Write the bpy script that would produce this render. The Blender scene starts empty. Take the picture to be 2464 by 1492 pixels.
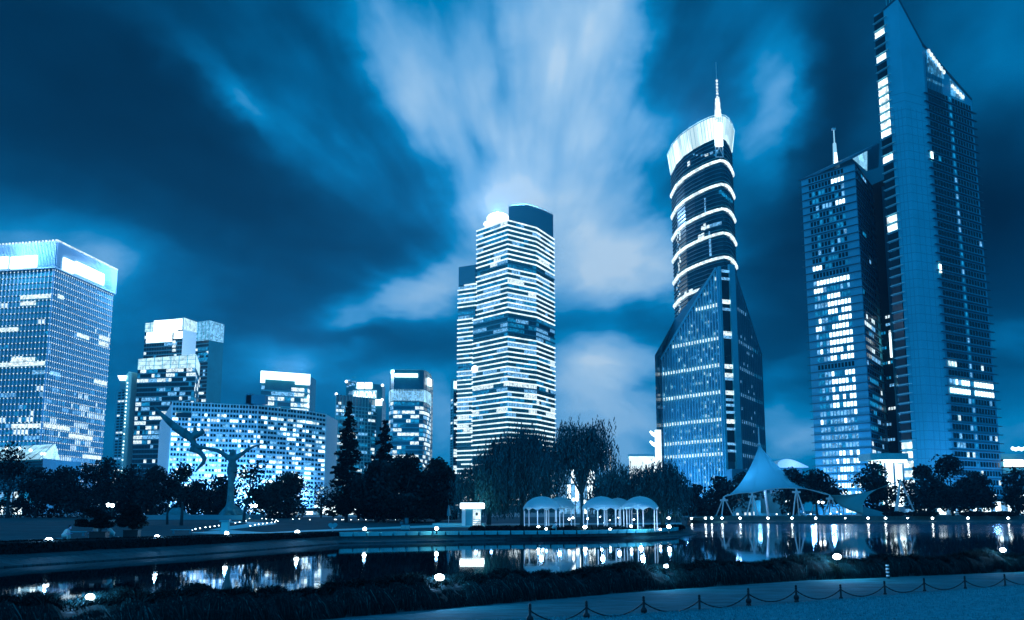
import bpy, math, random
import numpy as np
from mathutils import Vector, Matrix
R = random.Random(7)
RAD = math.radians
# ------------------------------------------------------------------ camera
scene = bpy.context.scene
H = 4.2; TH = RAD(10.5); FPX = 2602.0; CX, CY = 1231.5, 746.0      # eye height, pitch, focal length in units of a 2463-wide frame
cam = bpy.data.cameras.new('camera'); camo = bpy.data.objects.new('camera', cam)
scene.collection.objects.link(camo)
camo.location = (0, 0, H); camo.rotation_euler = (RAD(90) + TH, 0, 0)
cam.lens = 36 * FPX / 2463.0; cam.clip_start = 0.5; cam.clip_end = 12000
scene.camera = camo
scene.view_settings.view_transform = 'Standard'; scene.view_settings.look = 'None'
scene.view_settings.exposure = 0; scene.view_settings.gamma = 1
scene.render.engine = 'CYCLES'
cy = scene.cycles
cy.use_denoising = True
try: cy.denoiser = 'OPENIMAGEDENOISE'
except Exception: pass
cy.max_bounces = 5; cy.diffuse_bounces = 2; cy.glossy_bounces = 3; cy.transmission_bounces = 2; cy.transparent_max_bounces = 6
cy.caustics_reflective = False; cy.caustics_refractive = False
cy.sample_clamp_indirect = 4.0
# ------------------------------------------------------------------ duotone of the night air: every light in the place is blue
def lin(c): c /= 255.0; return c / 12.92 if c <= .04045 else ((c + .055) / 1.055) ** 2.4
RAMP = [(0, (0, 2, 8)), (.12, (0, 22, 42)), (.22, (0, 46, 78)), (.32, (0, 72, 115)), (.42, (0, 103, 158)), (.52, (0, 132, 194)),
        (.60, (70, 156, 216)), (.70, (112, 178, 230)), (.80, (160, 205, 242)), (.90, (215, 236, 252)), (1.0, (255, 255, 255))]
RAMPL = [(t, tuple(lin(c) for c in rgb)) for t, rgb in RAMP]
def duo(t):
    t = max(0, min(1, t))
    for (a, ca), (b, cb) in zip(RAMPL, RAMPL[1:]):
        if t <= b:
            k = (t - a) / (b - a); return tuple(ca[i] + (cb[i] - ca[i]) * k for i in range(3))
    return (1, 1, 1)
# ------------------------------------------------------------------ world: night sky with wind-drawn clouds, laid out by direction
world = bpy.data.worlds.new('World'); scene.world = world; world.use_nodes = True
def build_world():
    nt = world.node_tree; N = nt.nodes; L = nt.links
    for n in list(N): N.remove(n)
    def node(t, **kw):
        n = N.new(t)
        for k, v in kw.items(): setattr(n, k, v)
        return n
    def put(n, i, v):
        if hasattr(v, 'is_output'): L.new(v, n.inputs[i])
        else: n.inputs[i].default_value = v
    def M(op, a, b=0.0, c=0.0, clamp=False):
        n = node('ShaderNodeMath', operation=op, use_clamp=clamp); put(n, 0, a); put(n, 1, b); put(n, 2, c); return n.outputs[0]
    def VM(op, a, b=(0, 0, 0), out=0):
        n = node('ShaderNodeVectorMath', operation=op); put(n, 0, a); put(n, 1, b); return n.outputs[out]
    d = node('ShaderNodeTexCoord').outputs['Generated']
    fw = VM('DOT_PRODUCT', d, (0, math.cos(TH), math.sin(TH)), 1)
    up = VM('DOT_PRODUCT', d, (0, -math.sin(TH), math.cos(TH)), 1)
    ri = VM('DOT_PRODUCT', d, (1, 0, 0), 1)
    fwc = M('MAXIMUM', fw, .08)
    a = M('MULTIPLY_ADD', M('DIVIDE', ri, fwc), FPX, CX)
    b = M('MULTIPLY_ADD', M('DIVIDE', up, fwc), -FPX, CY)
    comb = node('ShaderNodeCombineXYZ'); put(comb, 0, a); put(comb, 1, b); p = comb.outputs[0]
    # clouds fan out from one point low in the sky
    q = VM('SUBTRACT', p, (1270, 800, 0)); sep = node('ShaderNodeSeparateXYZ'); put(sep, 0, q)
    ang = M('ARCTAN2', sep.outputs[0], M('MULTIPLY', sep.outputs[1], -1)); rl = M('LOGARITHM', M('ADD', VM('LENGTH', q, out=1), 260), math.e)
    c2 = node('ShaderNodeCombineXYZ'); put(c2, 0, M('MULTIPLY', ang, 2.6)); put(c2, 1, M('MULTIPLY', rl, 1.5))
    def noise(vec, scale, detail, rough=.5, w=0):
        n = node('ShaderNodeTexNoise'); put(n, 'Vector', vec); n.inputs['Scale'].default_value = scale
        n.inputs['Detail'].default_value = detail; n.inputs['Roughness'].default_value = rough; return n
    nw = noise(c2.outputs[0], 1.7, 3, .55)
    far = M('MULTIPLY', M('SUBTRACT', VM('LENGTH', q, out=1), 60), .0025, clamp=True)
    scv = node('ShaderNodeVectorMath', operation='SCALE'); put(scv, 0, VM('SUBTRACT', nw.outputs['Color'], (.5, .5, .5))); put(scv, 'Scale', M('MULTIPLY', far, 140)); wv = VM('MULTIPLY', scv.outputs[0], (1, 1, 0))
    n2 = noise(VM('MULTIPLY', p, (.006, .009, 0)), 1.0, 4, .55)
    wv2 = VM('MULTIPLY', VM('SUBTRACT', n2.outputs['Color'], (.5, .5, .5)), (110, 70, 0))
    pw = VM('ADD', VM('ADD', p, wv), wv2)
    blobs = [  # x, y, rx, ry, turn, amount
        (180, 150, 560, 300, 20, -.16), (330, 480, 460, 150, 8, -.07), (700, 620, 260, 160, 20, -.04), (860, 180, 170, 50, 55, -.10),
        (560, 225, 240, 42, 42, .15), (600, 250, 70, 26, 48, .12), (760, 330, 200, 48, 45, .13), (560, 60, 260, 60, 30, .05), (700, 20, 240, 40, 20, .04),
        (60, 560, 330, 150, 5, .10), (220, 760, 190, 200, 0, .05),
        (930, 60, 130, 150, -30, .18), (1000, 240, 110, 140, -32, .26), (1120, 350, 100, 140, -28, .22), (1180, 60, 140, 200, 0, .16),
        (1340, 150, 140, 290, 0, .35), (1440, 40, 95, 160, 8, .19), (1240, 420, 90, 150, 0, .16), (1430, 350, 100, 120, 20, .20),
        (1500, 90, 70, 150, 10, .12), (1190, 190, 30, 130, -12, -.09), (1150, 400, 30, 70, -20, -.14), (1560, 340, 80, 70, 0, .14), (1320, 470, 180, 60, 0, .10),
        (1640, 150, 70, 240, 8, -.02), (1870, 240, 75, 150, 10, .25), (1830, 350, 110, 70, -40, .08), (1790, 60, 60, 160, 0, .03),
        (1430, 560, 170, 90, 10, .34), (1510, 650, 150, 75, 0, .32), (1400, 680, 120, 75, 0, .24), (1570, 660, 70, 40, 0, .10),
        (1480, 850, 120, 50, 0, .30), (1400, 900, 90, 70, 0, .28), (1500, 960, 110, 60, 0, .26), (1430, 1050, 190, 90, 0, .27), (1540, 930, 50, 20, -20, -.12),
        (1440, 770, 120, 28, -5, -.06), (1060, 660, 130, 48, -18, .31), (960, 730, 150, 38, -12, .27), (1090, 740, 70, 40, 0, .12), (830, 770, 70, 22, 0, .12), (830, 850, 60, 18, 0, .10),
        (930, 905, 110, 30, 0, .14), (1060, 1000, 90, 100, 0, .20), (880, 830, 260, 60, 0, -.03),
        (1910, 1040, 110, 80, 0, .20), (1890, 880, 60, 26, -40, .08), (1870, 960, 50, 22, -20, .06), (1900, 650, 110, 220, 0, -.09),
        (2080, 60, 120, 200, 0, -.08), (1990, 300, 70, 220, 0, -.12), (2280, 560, 330, 240, 0, -.12), (2440, 470, 130, 170, 0, -.12), (2430, 130, 240, 110, -30, .06),
        (2440, 790, 100, 50, -15, .10), (2460, 1080, 160, 120, 0, .10), (1231, 1240, 2600, 240, 0, .07), (1195, 520, 80, 70, 0, .28), (685, 900, 120, 60, 0, .10), (120, 610, 260, 90, 10, .12), (270, 640, 90, 80, 0, .14), (685, 890, 80, 40, 0, .12)]  # last ones: glow of lit tower tops painted onto the sky behind them
    t = None
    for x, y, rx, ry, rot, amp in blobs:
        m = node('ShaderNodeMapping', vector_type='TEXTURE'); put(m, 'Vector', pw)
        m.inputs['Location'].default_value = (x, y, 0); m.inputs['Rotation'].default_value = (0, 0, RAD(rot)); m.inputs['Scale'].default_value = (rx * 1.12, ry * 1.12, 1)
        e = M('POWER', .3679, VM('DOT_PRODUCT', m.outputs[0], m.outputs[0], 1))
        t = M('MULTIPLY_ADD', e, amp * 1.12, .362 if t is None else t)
    ns = noise(c2.outputs[0], 3.2, 3, .5)
    c3 = node('ShaderNodeCombineXYZ'); put(c3, 0, M('MULTIPLY', ang, 9)); put(c3, 1, M('MULTIPLY', rl, 1.2))
    ns2 = noise(c3.outputs[0], 1.0, 2, .5)
    g = M('ADD', M('MULTIPLY', M('SUBTRACT', ns.outputs['Fac'], .5), .52), M('MULTIPLY', M('SUBTRACT', ns2.outputs['Fac'], .5), .20))
    low = M('MULTIPLY', M('SUBTRACT', 640, b), .0035, clamp=True); g = M('MULTIPLY', M('MULTIPLY', g, far), M('MULTIPLY_ADD', low, .8, .2))
    n3 = noise(VM('MULTIPLY', pw, (.0045, .011, 0)), 1.0, 4, .5); g = M('MULTIPLY_ADD', M('MULTIPLY', M('SUBTRACT', n3.outputs['Fac'], .5), M('SUBTRACT', 1.0, low)), .55, g)
    t = M('MULTIPLY', t, M('ADD', g, 1.0), clamp=True)
    t = M('SUBTRACT', t, M('MULTIPLY', M('MAXIMUM', M('SUBTRACT', t, .68), 0), .5))
    # unseen sky behind the viewer, evenly brightened to light facades and lawn
    mixf = M('MULTIPLY', M('SUBTRACT', fw, .12), 5, clamp=True)
    tb = M('ADD', M('MULTIPLY', t, mixf), M('MULTIPLY', M('SUBTRACT', 1.0, mixf), .53))
    cr = node('ShaderNodeValToRGB'); put(cr, 0, tb); els = cr.color_ramp.elements
    els[0].position = RAMPL[0][0]; els[0].color = (*RAMPL[0][1], 1); els[1].position = 1; els[1].color = (1, 1, 1, 1)
    for tt, c in RAMPL[1:-1]:
        e = els.new(tt); e.color = (*c, 1)
    bg = node('ShaderNodeBackground'); put(bg, 0, cr.outputs[0]); bg.inputs[1].default_value = 1.0
    out = node('ShaderNodeOutputWorld'); L.new(bg.outputs[0], out.inputs[0])
build_world()
world.cycles.sampling_method = 'MANUAL'; world.cycles.sample_map_resolution = 256
# weak sun lamp added without a source in view; models facades and lawn
sl = bpy.data.lights.new('fill_sun', 'SUN'); sl.energy = .30; sl.angle = RAD(20); sl.color = (.05, .42, 1)
so = bpy.data.objects.new('fill_sun', sl); scene.collection.objects.link(so); so.rotation_euler = (RAD(48), 0, RAD(-38))

# ------------------------------------------------------------------ pixel rays: where a point seen at a pixel stands at a given distance or height
FW = Vector((0, math.cos(TH), math.sin(TH))); UPV = Vector((0, -math.sin(TH), math.cos(TH))); EYE = Vector((0, 0, H))
def ray(px, py): return Vector((px - CX, 0, 0)) + UPV * (CY - py) + FW * FPX
def V(px, py, Y): d = ray(px, py); return EYE + d * (Y / d.y)
def RZ(px, py, Z): d = ray(px, py); return EYE + d * ((Z - H) / d.z)
def v2(p): return Vector((p.x, p.y))
# ------------------------------------------------------------------ object helpers
COL = scene.collection
def tag(o, label=None, cat=None, group=None, kind=None):
    if label: o['label'] = label
    if cat: o['category'] = cat
    if group: o['group'] = group
    if kind: o['kind'] = kind
    return o
def thing(name, label, cat, loc=(0, 0, 0), group=None):
    o = bpy.data.objects.new(name, None); COL.objects.link(o); o.location = loc; o.empty_display_size = .5
    return tag(o, label, cat, group)
def copy_tree(o, parent=None):
    c = o.copy(); COL.objects.link(c)
    if parent: c.parent = parent
    for ch in list(o.children): copy_tree(ch, c)
    return c
ORG = {}
def origin(o):
    p = Vector((0, 0, 0))
    while o: p = p + o.location; o = o.parent
    return p
class MB:
    def __init__(s): s.v = []; s.f = []; s.m = []
    def quad(s, a, b, c, d, mi=0):
        n = len(s.v); s.v += [tuple(a), tuple(b), tuple(c), tuple(d)]; s.f.append((n, n + 1, n + 2, n + 3)); s.m.append(mi)
    def poly(s, pts, mi=0):
        n = len(s.v); s.v += [tuple(p) for p in pts]; s.f.append(tuple(range(n, n + len(pts)))); s.m.append(mi)
    def hexa(s, p, mi=0):      # 8 corners: bottom ring then top ring
        n = len(s.v); s.v += [tuple(q) for q in p]
        for f in ((3, 2, 1, 0), (4, 5, 6, 7), (0, 1, 5, 4), (1, 2, 6, 5), (2, 3, 7, 6), (3, 0, 4, 7)):
            s.f.append(tuple(n + i for i in f)); s.m.append(mi)
    def box(s, x0, x1, y0, y1, z0, z1, mi=0, rz=0, c=None, ch=0):
        pts = [Vector(p) for p in ((x0, y0, z0), (x1, y0, z0), (x1, y1, z0), (x0, y1, z0), (x0, y0, z1), (x1, y0, z1), (x1, y1, z1), (x0, y1, z1))]
        if ch:
            for i, (sx, sy) in zip((4, 5, 6, 7), ((1, 1), (-1, 1), (-1, -1), (1, -1))): pts[i].x += sx * ch; pts[i].y += sy * ch
        if rz or c:
            m = Matrix.Rotation(rz, 3, 'Z'); c = Vector(c or (0, 0, 0)); pts = [m @ p + c for p in pts]
        s.hexa(pts, mi)
    def prism(s, pts, z0, zt, mi=0, top=None, bottom=False):
        n = len(pts); zt = zt if isinstance(zt, (list, tuple)) else [zt] * n
        for i in range(n):
            j = (i + 1) % n; a, b = pts[i], pts[j]
            s.quad((a[0], a[1], z0), (b[0], b[1], z0), (b[0], b[1], zt[j]), (a[0], a[1], zt[i]), mi)
        s.poly([(p[0], p[1], z) for p, z in zip(pts, zt)], mi if top is None else top)
        if bottom: s.poly([(p[0], p[1], z0) for p in reversed(pts)], mi)
    def tube(s, pts, rad, n=8, mi=0, cap=True, squash=1.0):
        pts = [Vector(p) for p in pts]
        if not isinstance(rad, (list, tuple)): rad = [rad] * len(pts)
        base = len(s.v); prev = None
        for i, p in enumerate(pts):
            a = pts[max(0, i - 1)]; b = pts[min(len(pts) - 1, i + 1)]; t = (b - a)
            t = t.normalized() if t.length > 1e-9 else Vector((0, 0, 1))
            if prev is None:
                x = t.orthogonal().normalized()
            else:
                x = (prev - t * prev.dot(t)); x = x.normalized() if x.length > 1e-6 else t.orthogonal().normalized()
            prev = x; y = t.cross(x)
            for k in range(n):
                q = 2 * math.pi * k / n; s.v.append(tuple(p + (x * math.cos(q) + y * math.sin(q) * squash) * rad[i]))
        for i in range(len(pts) - 1):
            for k in range(n):
                k2 = (k + 1) % n; o = base + i * n
                s.f.append((o + k, o + k2, o + n + k2, o + n + k)); s.m.append(mi)
        if cap:
            s.f.append(tuple(base + k for k in reversed(range(n)))); s.m.append(mi)
            s.f.append(tuple(base + (len(pts) - 1) * n + k for k in range(n))); s.m.append(mi)
    def lathe(s, c, prof, n=16, mi=0, sx=1, sy=1):
        base = len(s.v)
        for r, z in prof:
            for k in range(n):
                q = 2 * math.pi * k / n; s.v.append((c[0] + r * math.cos(q) * sx, c[1] + r * math.sin(q) * sy, c[2] + z))
        for i in range(len(prof) - 1):
            for k in range(n):
                k2 = (k + 1) % n; o = base + i * n
                s.f.append((o + k, o + k2, o + n + k2, o + n + k)); s.m.append(mi)
        s.f.append(tuple(base + k for k in reversed(range(n)))); s.m.append(mi)
        s.f.append(tuple(base + (len(prof) - 1) * n + k for k in range(n))); s.m.append(mi)
    def ball(s, c, r, n=12, mi=0, sq=(1, 1, 1)):
        pr = [(math.sin(math.pi * i / 7) * r, -math.cos(math.pi * i / 7) * r * sq[2]) for i in range(8)]
        pr[0] = (.02 * r, pr[0][1]); pr[-1] = (.02 * r, pr[-1][1]); s.lathe(c, pr, n, mi, sq[0], sq[1])
    def build(s, name, mats, parent=None, smooth=False, label=None, kind=None, world_coords=True, **t):
        me = bpy.data.meshes.new(name)
        o3 = origin(parent) if (parent and world_coords) else Vector((0, 0, 0))
        V_ = np.array(s.v, dtype=float).reshape(-1, 3) - np.array(o3)
        me.from_pydata(V_.tolist(), [], s.f)
        mats = mats if isinstance(mats, (list, tuple)) else [mats]
        for m in mats: me.materials.append(m)
        if len(mats) > 1: me.polygons.foreach_set('material_index', s.m)
        if smooth: me.polygons.foreach_set('use_smooth', [True] * len(me.polygons))
        me.update()
        o = bpy.data.objects.new(name, me); COL.objects.link(o)
        if parent: o.parent = parent
        tag(o, label, t.get('cat'), t.get('group'), kind)
        return o
def fastmesh(name, verts, nper, mats, parent=None, midx=None, smooth=False):
    """many separate polygons of nper corners from an (n*nper,3) array"""
    me = bpy.data.meshes.new(name); nv = len(verts); nf = nv // nper
    o3 = origin(parent) if parent else Vector((0, 0, 0))
    me.vertices.add(nv); me.vertices.foreach_set('co', (verts - np.array(o3)).astype(np.float32).ravel())
    me.loops.add(nv); me.loops.foreach_set('vertex_index', np.arange(nv, dtype=np.int32))
    me.polygons.add(nf); me.polygons.foreach_set('loop_start', np.arange(0, nv, nper, dtype=np.int32))
    try: me.polygons.foreach_set('loop_total', np.full(nf, nper, dtype=np.int32))
    except Exception: pass
    for m in mats: me.materials.append(m)
    if midx is not None: me.polygons.foreach_set('material_index', midx.astype(np.int32))
    me.update(calc_edges=True); me.validate()
    o = bpy.data.objects.new(name, me); COL.objects.link(o)
    if parent: o.parent = parent
    return o
# ------------------------------------------------------------------ materials
def tint(a, r=.10, g=.50): return (min(1, a * min(1, r * 3)), min(1, a * min(1.0, g * 1.9)), min(1, a))
def mat(name, col, rough=.7, metal=0, noise=0, nscale=1.0, bump=0, bscale=20, spec=.5, stretch=(1, 1, 1), kind='noise', col2=None):
    m = bpy.data.materials.new(name); m.use_nodes = True; nt = m.node_tree; N = nt.nodes; b = N['Principled BSDF']
    b.inputs['Base Color'].default_value = (*col, 1); b.inputs['Roughness'].default_value = rough; b.inputs['Metallic'].default_value = metal
    b.inputs['Specular IOR Level'].default_value = spec
    if noise or bump:
        tc = N.new('ShaderNodeTexCoord'); mp = N.new('ShaderNodeMapping'); nt.links.new(tc.outputs['Object'], mp.inputs[0]); mp.inputs['Scale'].default_value = stretch
    if noise:
        t = N.new('ShaderNodeTexNoise'); t.inputs['Scale'].default_value = nscale; t.inputs['Detail'].default_value = 5; t.inputs['Roughness'].default_value = .65
        nt.links.new(mp.outputs[0], t.inputs['Vector'])
        mr = N.new('ShaderNodeMapRange'); mr.inputs[1].default_value = .3; mr.inputs[2].default_value = .7; nt.links.new(t.outputs['Fac'], mr.inputs[0])
        mx = N.new('ShaderNodeMix'); mx.data_type = 'RGBA'
        c2 = col2 or tuple(c * (1 + noise) for c in col); c1 = col if col2 else tuple(c * (1 - noise) for c in col)
        mx.inputs[6].default_value = (*c1, 1); mx.inputs[7].default_value = (*c2, 1)
        nt.links.new(mr.outputs[0], mx.inputs[0]); nt.links.new(mx.outputs[2], b.inputs['Base Color'])
    if bump:
        t2 = N.new('ShaderNodeTexNoise'); t2.inputs['Scale'].default_value = bscale; t2.inputs['Detail'].default_value = 4; nt.links.new(mp.outputs[0], t2.inputs['Vector'])
        bp = N.new('ShaderNodeBump'); bp.inputs['Strength'].default_value = bump; bp.inputs['Distance'].default_value = .1
        nt.links.new(t2.outputs['Fac'], bp.inputs['Height']); nt.links.new(bp.outputs[0], b.inputs['Normal'])
    return m
def translucent(m, f, col):
    nt = m.node_tree; N = nt.nodes; t = N.new('ShaderNodeBsdfTranslucent'); t.inputs[0].default_value = (*col, 1); mx = N.new('ShaderNodeMixShader'); mx.inputs[0].default_value = f
    nt.links.new(N['Principled BSDF'].outputs[0], mx.inputs[1]); nt.links.new(t.outputs[0], mx.inputs[2]); nt.links.new(mx.outputs[0], N['Material Output'].inputs['Surface']); return m
def emis(name, col, strength, var=0, vscale=.35, base=(0, 0, 0), sample=False, stretch=(1, 1, 1)):
    m = bpy.data.materials.new(name); m.use_nodes = True; nt = m.node_tree; N = nt.nodes; b = N['Principled BSDF']
    b.inputs['Base Color'].default_value = (*base, 1); b.inputs['Roughness'].default_value = .3
    b.inputs['Emission Color'].default_value = (*col, 1); b.inputs['Emission Strength'].default_value = strength
    if var:
        tc = N.new('ShaderNodeTexCoord'); mp = N.new('ShaderNodeMapping'); mp.inputs['Scale'].default_value = stretch
        t = N.new('ShaderNodeTexVoronoi'); t.inputs['Scale'].default_value = vscale
        nt.links.new(tc.outputs['Object'], mp.inputs[0]); nt.links.new(mp.outputs[0], t.inputs['Vector'])
        sp = N.new('ShaderNodeSeparateColor'); nt.links.new(t.outputs['Color'], sp.inputs[0])
        t2 = N.new('ShaderNodeTexNoise'); t2.inputs['Scale'].default_value = vscale * 3; nt.links.new(mp.outputs[0], t2.inputs['Vector'])
        ad = N.new('ShaderNodeMath'); ad.operation = 'MULTIPLY'; nt.links.new(sp.outputs[0], ad.inputs[0]); nt.links.new(t2.outputs['Fac'], ad.inputs[1])
        mr = N.new('ShaderNodeMapRange'); mr.inputs[1].default_value = 0; mr.inputs[2].default_value = .5
        mr.inputs[3].default_value = strength * (1 - var); mr.inputs[4].default_value = strength * (1 + var)
        nt.links.new(ad.outputs[0], mr.inputs[0]); nt.links.new(mr.outputs[0], b.inputs['Emission Strength'])
    try: m.cycles.emission_sampling = 'AUTO' if sample else 'NONE'
    except Exception: pass
    return m
WHT = (.72, .92, 1.0)
m_glass = mat('dark_glass', tint(.035, .02, .42), .15, 0, .3, .15, spec=.30)
m_glassb = mat('blue_glass', tint(.24, .02, .42), .18, 0, .2, .08, spec=.7)
m_dim = emis('window_dim', (.005, .20, .42), 1.0, .65, .5, base=(0, .03, .07))
m_mid = emis('window_medium', (.16, .50, .90), 1.0, .6, .9)
m_bri = emis('window_bright', WHT, 1.25, .5, .9)
m_hot = emis('lit_white', WHT, 3.2)
m_band = emis('light_band', WHT, 1.6, .25, .12)
m_bandm = emis('light_band_soft', (.35, .75, 1), 1.0, .5, .2)
WM = [m_glass, m_dim, m_mid, m_bri, m_hot]
m_conc = mat('pale_stone_cladding', tint(.62, .03, .45), .6, 0, .10, .06, bump=.05, bscale=1)
m_concd = mat('grey_stone_cladding', tint(.36, .03, .42), .6, 0, .12, .08)
m_dark = mat('dark_metal', tint(.07, .03, .42), .45, .3)
m_fin = mat('metal_fin', tint(.75, .12, .55), .4, .2)
m_steel = mat('painted_steel', tint(.9, .35, .7), .4)
m_roof = mat('roof_membrane', tint(.12, .03, .42), .8, 0, .2, .3)
# ------------------------------------------------------------------ facades
class Face:
    def __init__(s, A, B):
        s.A = Vector((A[0], A[1])); s.B = Vector((B[0], B[1])); s.L = (s.B - s.A).length; s.u = (s.B - s.A) / s.L; s.n = Vector((s.u.y, -s.u.x))
    def pt(s, a, z, o=0): p = s.A + s.u * a + s.n * o; return (p.x, p.y, z)
    def hit(s, px, py):
        d = ray(px, py); n3 = Vector((s.n.x, s.n.y, 0)); A3 = Vector((s.A.x, s.A.y, 0))
        t = (A3 - EYE).dot(n3) / d.dot(n3); p = EYE + d * t; return (v2(p) - s.A).dot(s.u), p.z
    def box(s, mb, a0, a1, z0, z1, o0, o1, mi=0):
        q = [s.pt(a0, z0, o1), s.pt(a1, z0, o1), s.pt(a1, z0, o0), s.pt(a0, z0, o0), s.pt(a0, z1, o1), s.pt(a1, z1, o1), s.pt(a1, z1, o0), s.pt(a0, z1, o0)]
        mb.hexa(q, mi)
def place(root, name, items, mats, cap=95, label=None):
    """items: (face,a0,a1,z0,z1,o0,o1,mi). The largest ones are parts of their own, the rest one part."""
    def size(i):
        F = i[0]; p = F.A + F.u * (i[1] + i[2]) / 2; return (i[2] - i[1]) * (i[4] - i[3]) / p.length_squared * (1.0 + .6 * (i[7] > 0))
    items = sorted(items, key=size, reverse=True)
    for it in items[:cap]:
        mb = MB(); it[0].box(mb, *it[1:7], 0); mb.build(name, [mats[it[7]]], root)
    if len(items) > cap:
        mb = MB()
        for it in items[cap:]: it[0].box(mb, *it[1:8])
        mb.build(name, mats, root, kind='stuff')
def facade_fill(root, p, e, r=.5):
    """point light added to brighten the lower facade, with a made-up fixture"""
    o3 = origin(root); mb = MB(); mb.lathe((p[0], p[1], p[2] - 1.2), [(.3, 0), (.1, .1), (.1, .7), (.35, .8), (.4, 1.2)], 8); mb.build('added_fixture', [m_dark], root)
    l = bpy.data.lights.new('facade_fill', 'POINT'); l.energy = e; l.shadow_soft_size = r; l.color = (.14, .41, 1)  # added source, brightens the facade from below
    o = bpy.data.objects.new('facade_fill', l); COL.objects.link(o); o.parent = root; o.location = Vector(p) - o3 + Vector((0, 0, .6))
def glow(root, p, e, r=2.0, c=(.30, .60, 1)):
    o3 = origin(root); l = bpy.data.lights.new('sign_glow', 'POINT'); l.energy = e; l.shadow_soft_size = r; l.color = c
    o = bpy.data.objects.new('sign_glow', l); COL.objects.link(o); o.parent = root; o.location = Vector(p) - o3
def runs(n, p, rnd, stay=.6):
    """row of n lit levels (0 dark .. 3 bright) in runs; p(c)->(p_lit, brightness 0..1)"""
    out = []; cur = 0
    for c in range(n):
        if rnd.random() > stay or c == 0:
            pl, br = p(c)
            cur = 0 if rnd.random() > pl else (3 if rnd.random() < br else (2 if rnd.random() < .5 else 1))
        out.append(cur)
    return out
GZ = 2.4
def broot(name, label, p, group=None): return thing(name, label, 'skyscraper' if 'tower' in name or 'skyscraper' in name else 'building', (p[0], p[1], GZ), group)
def sheet(name, mats, items, root):
    mb = MB()
    for it in items: it[0].box(mb, *it[1:8])
    return mb.build(name, mats, root)
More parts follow.
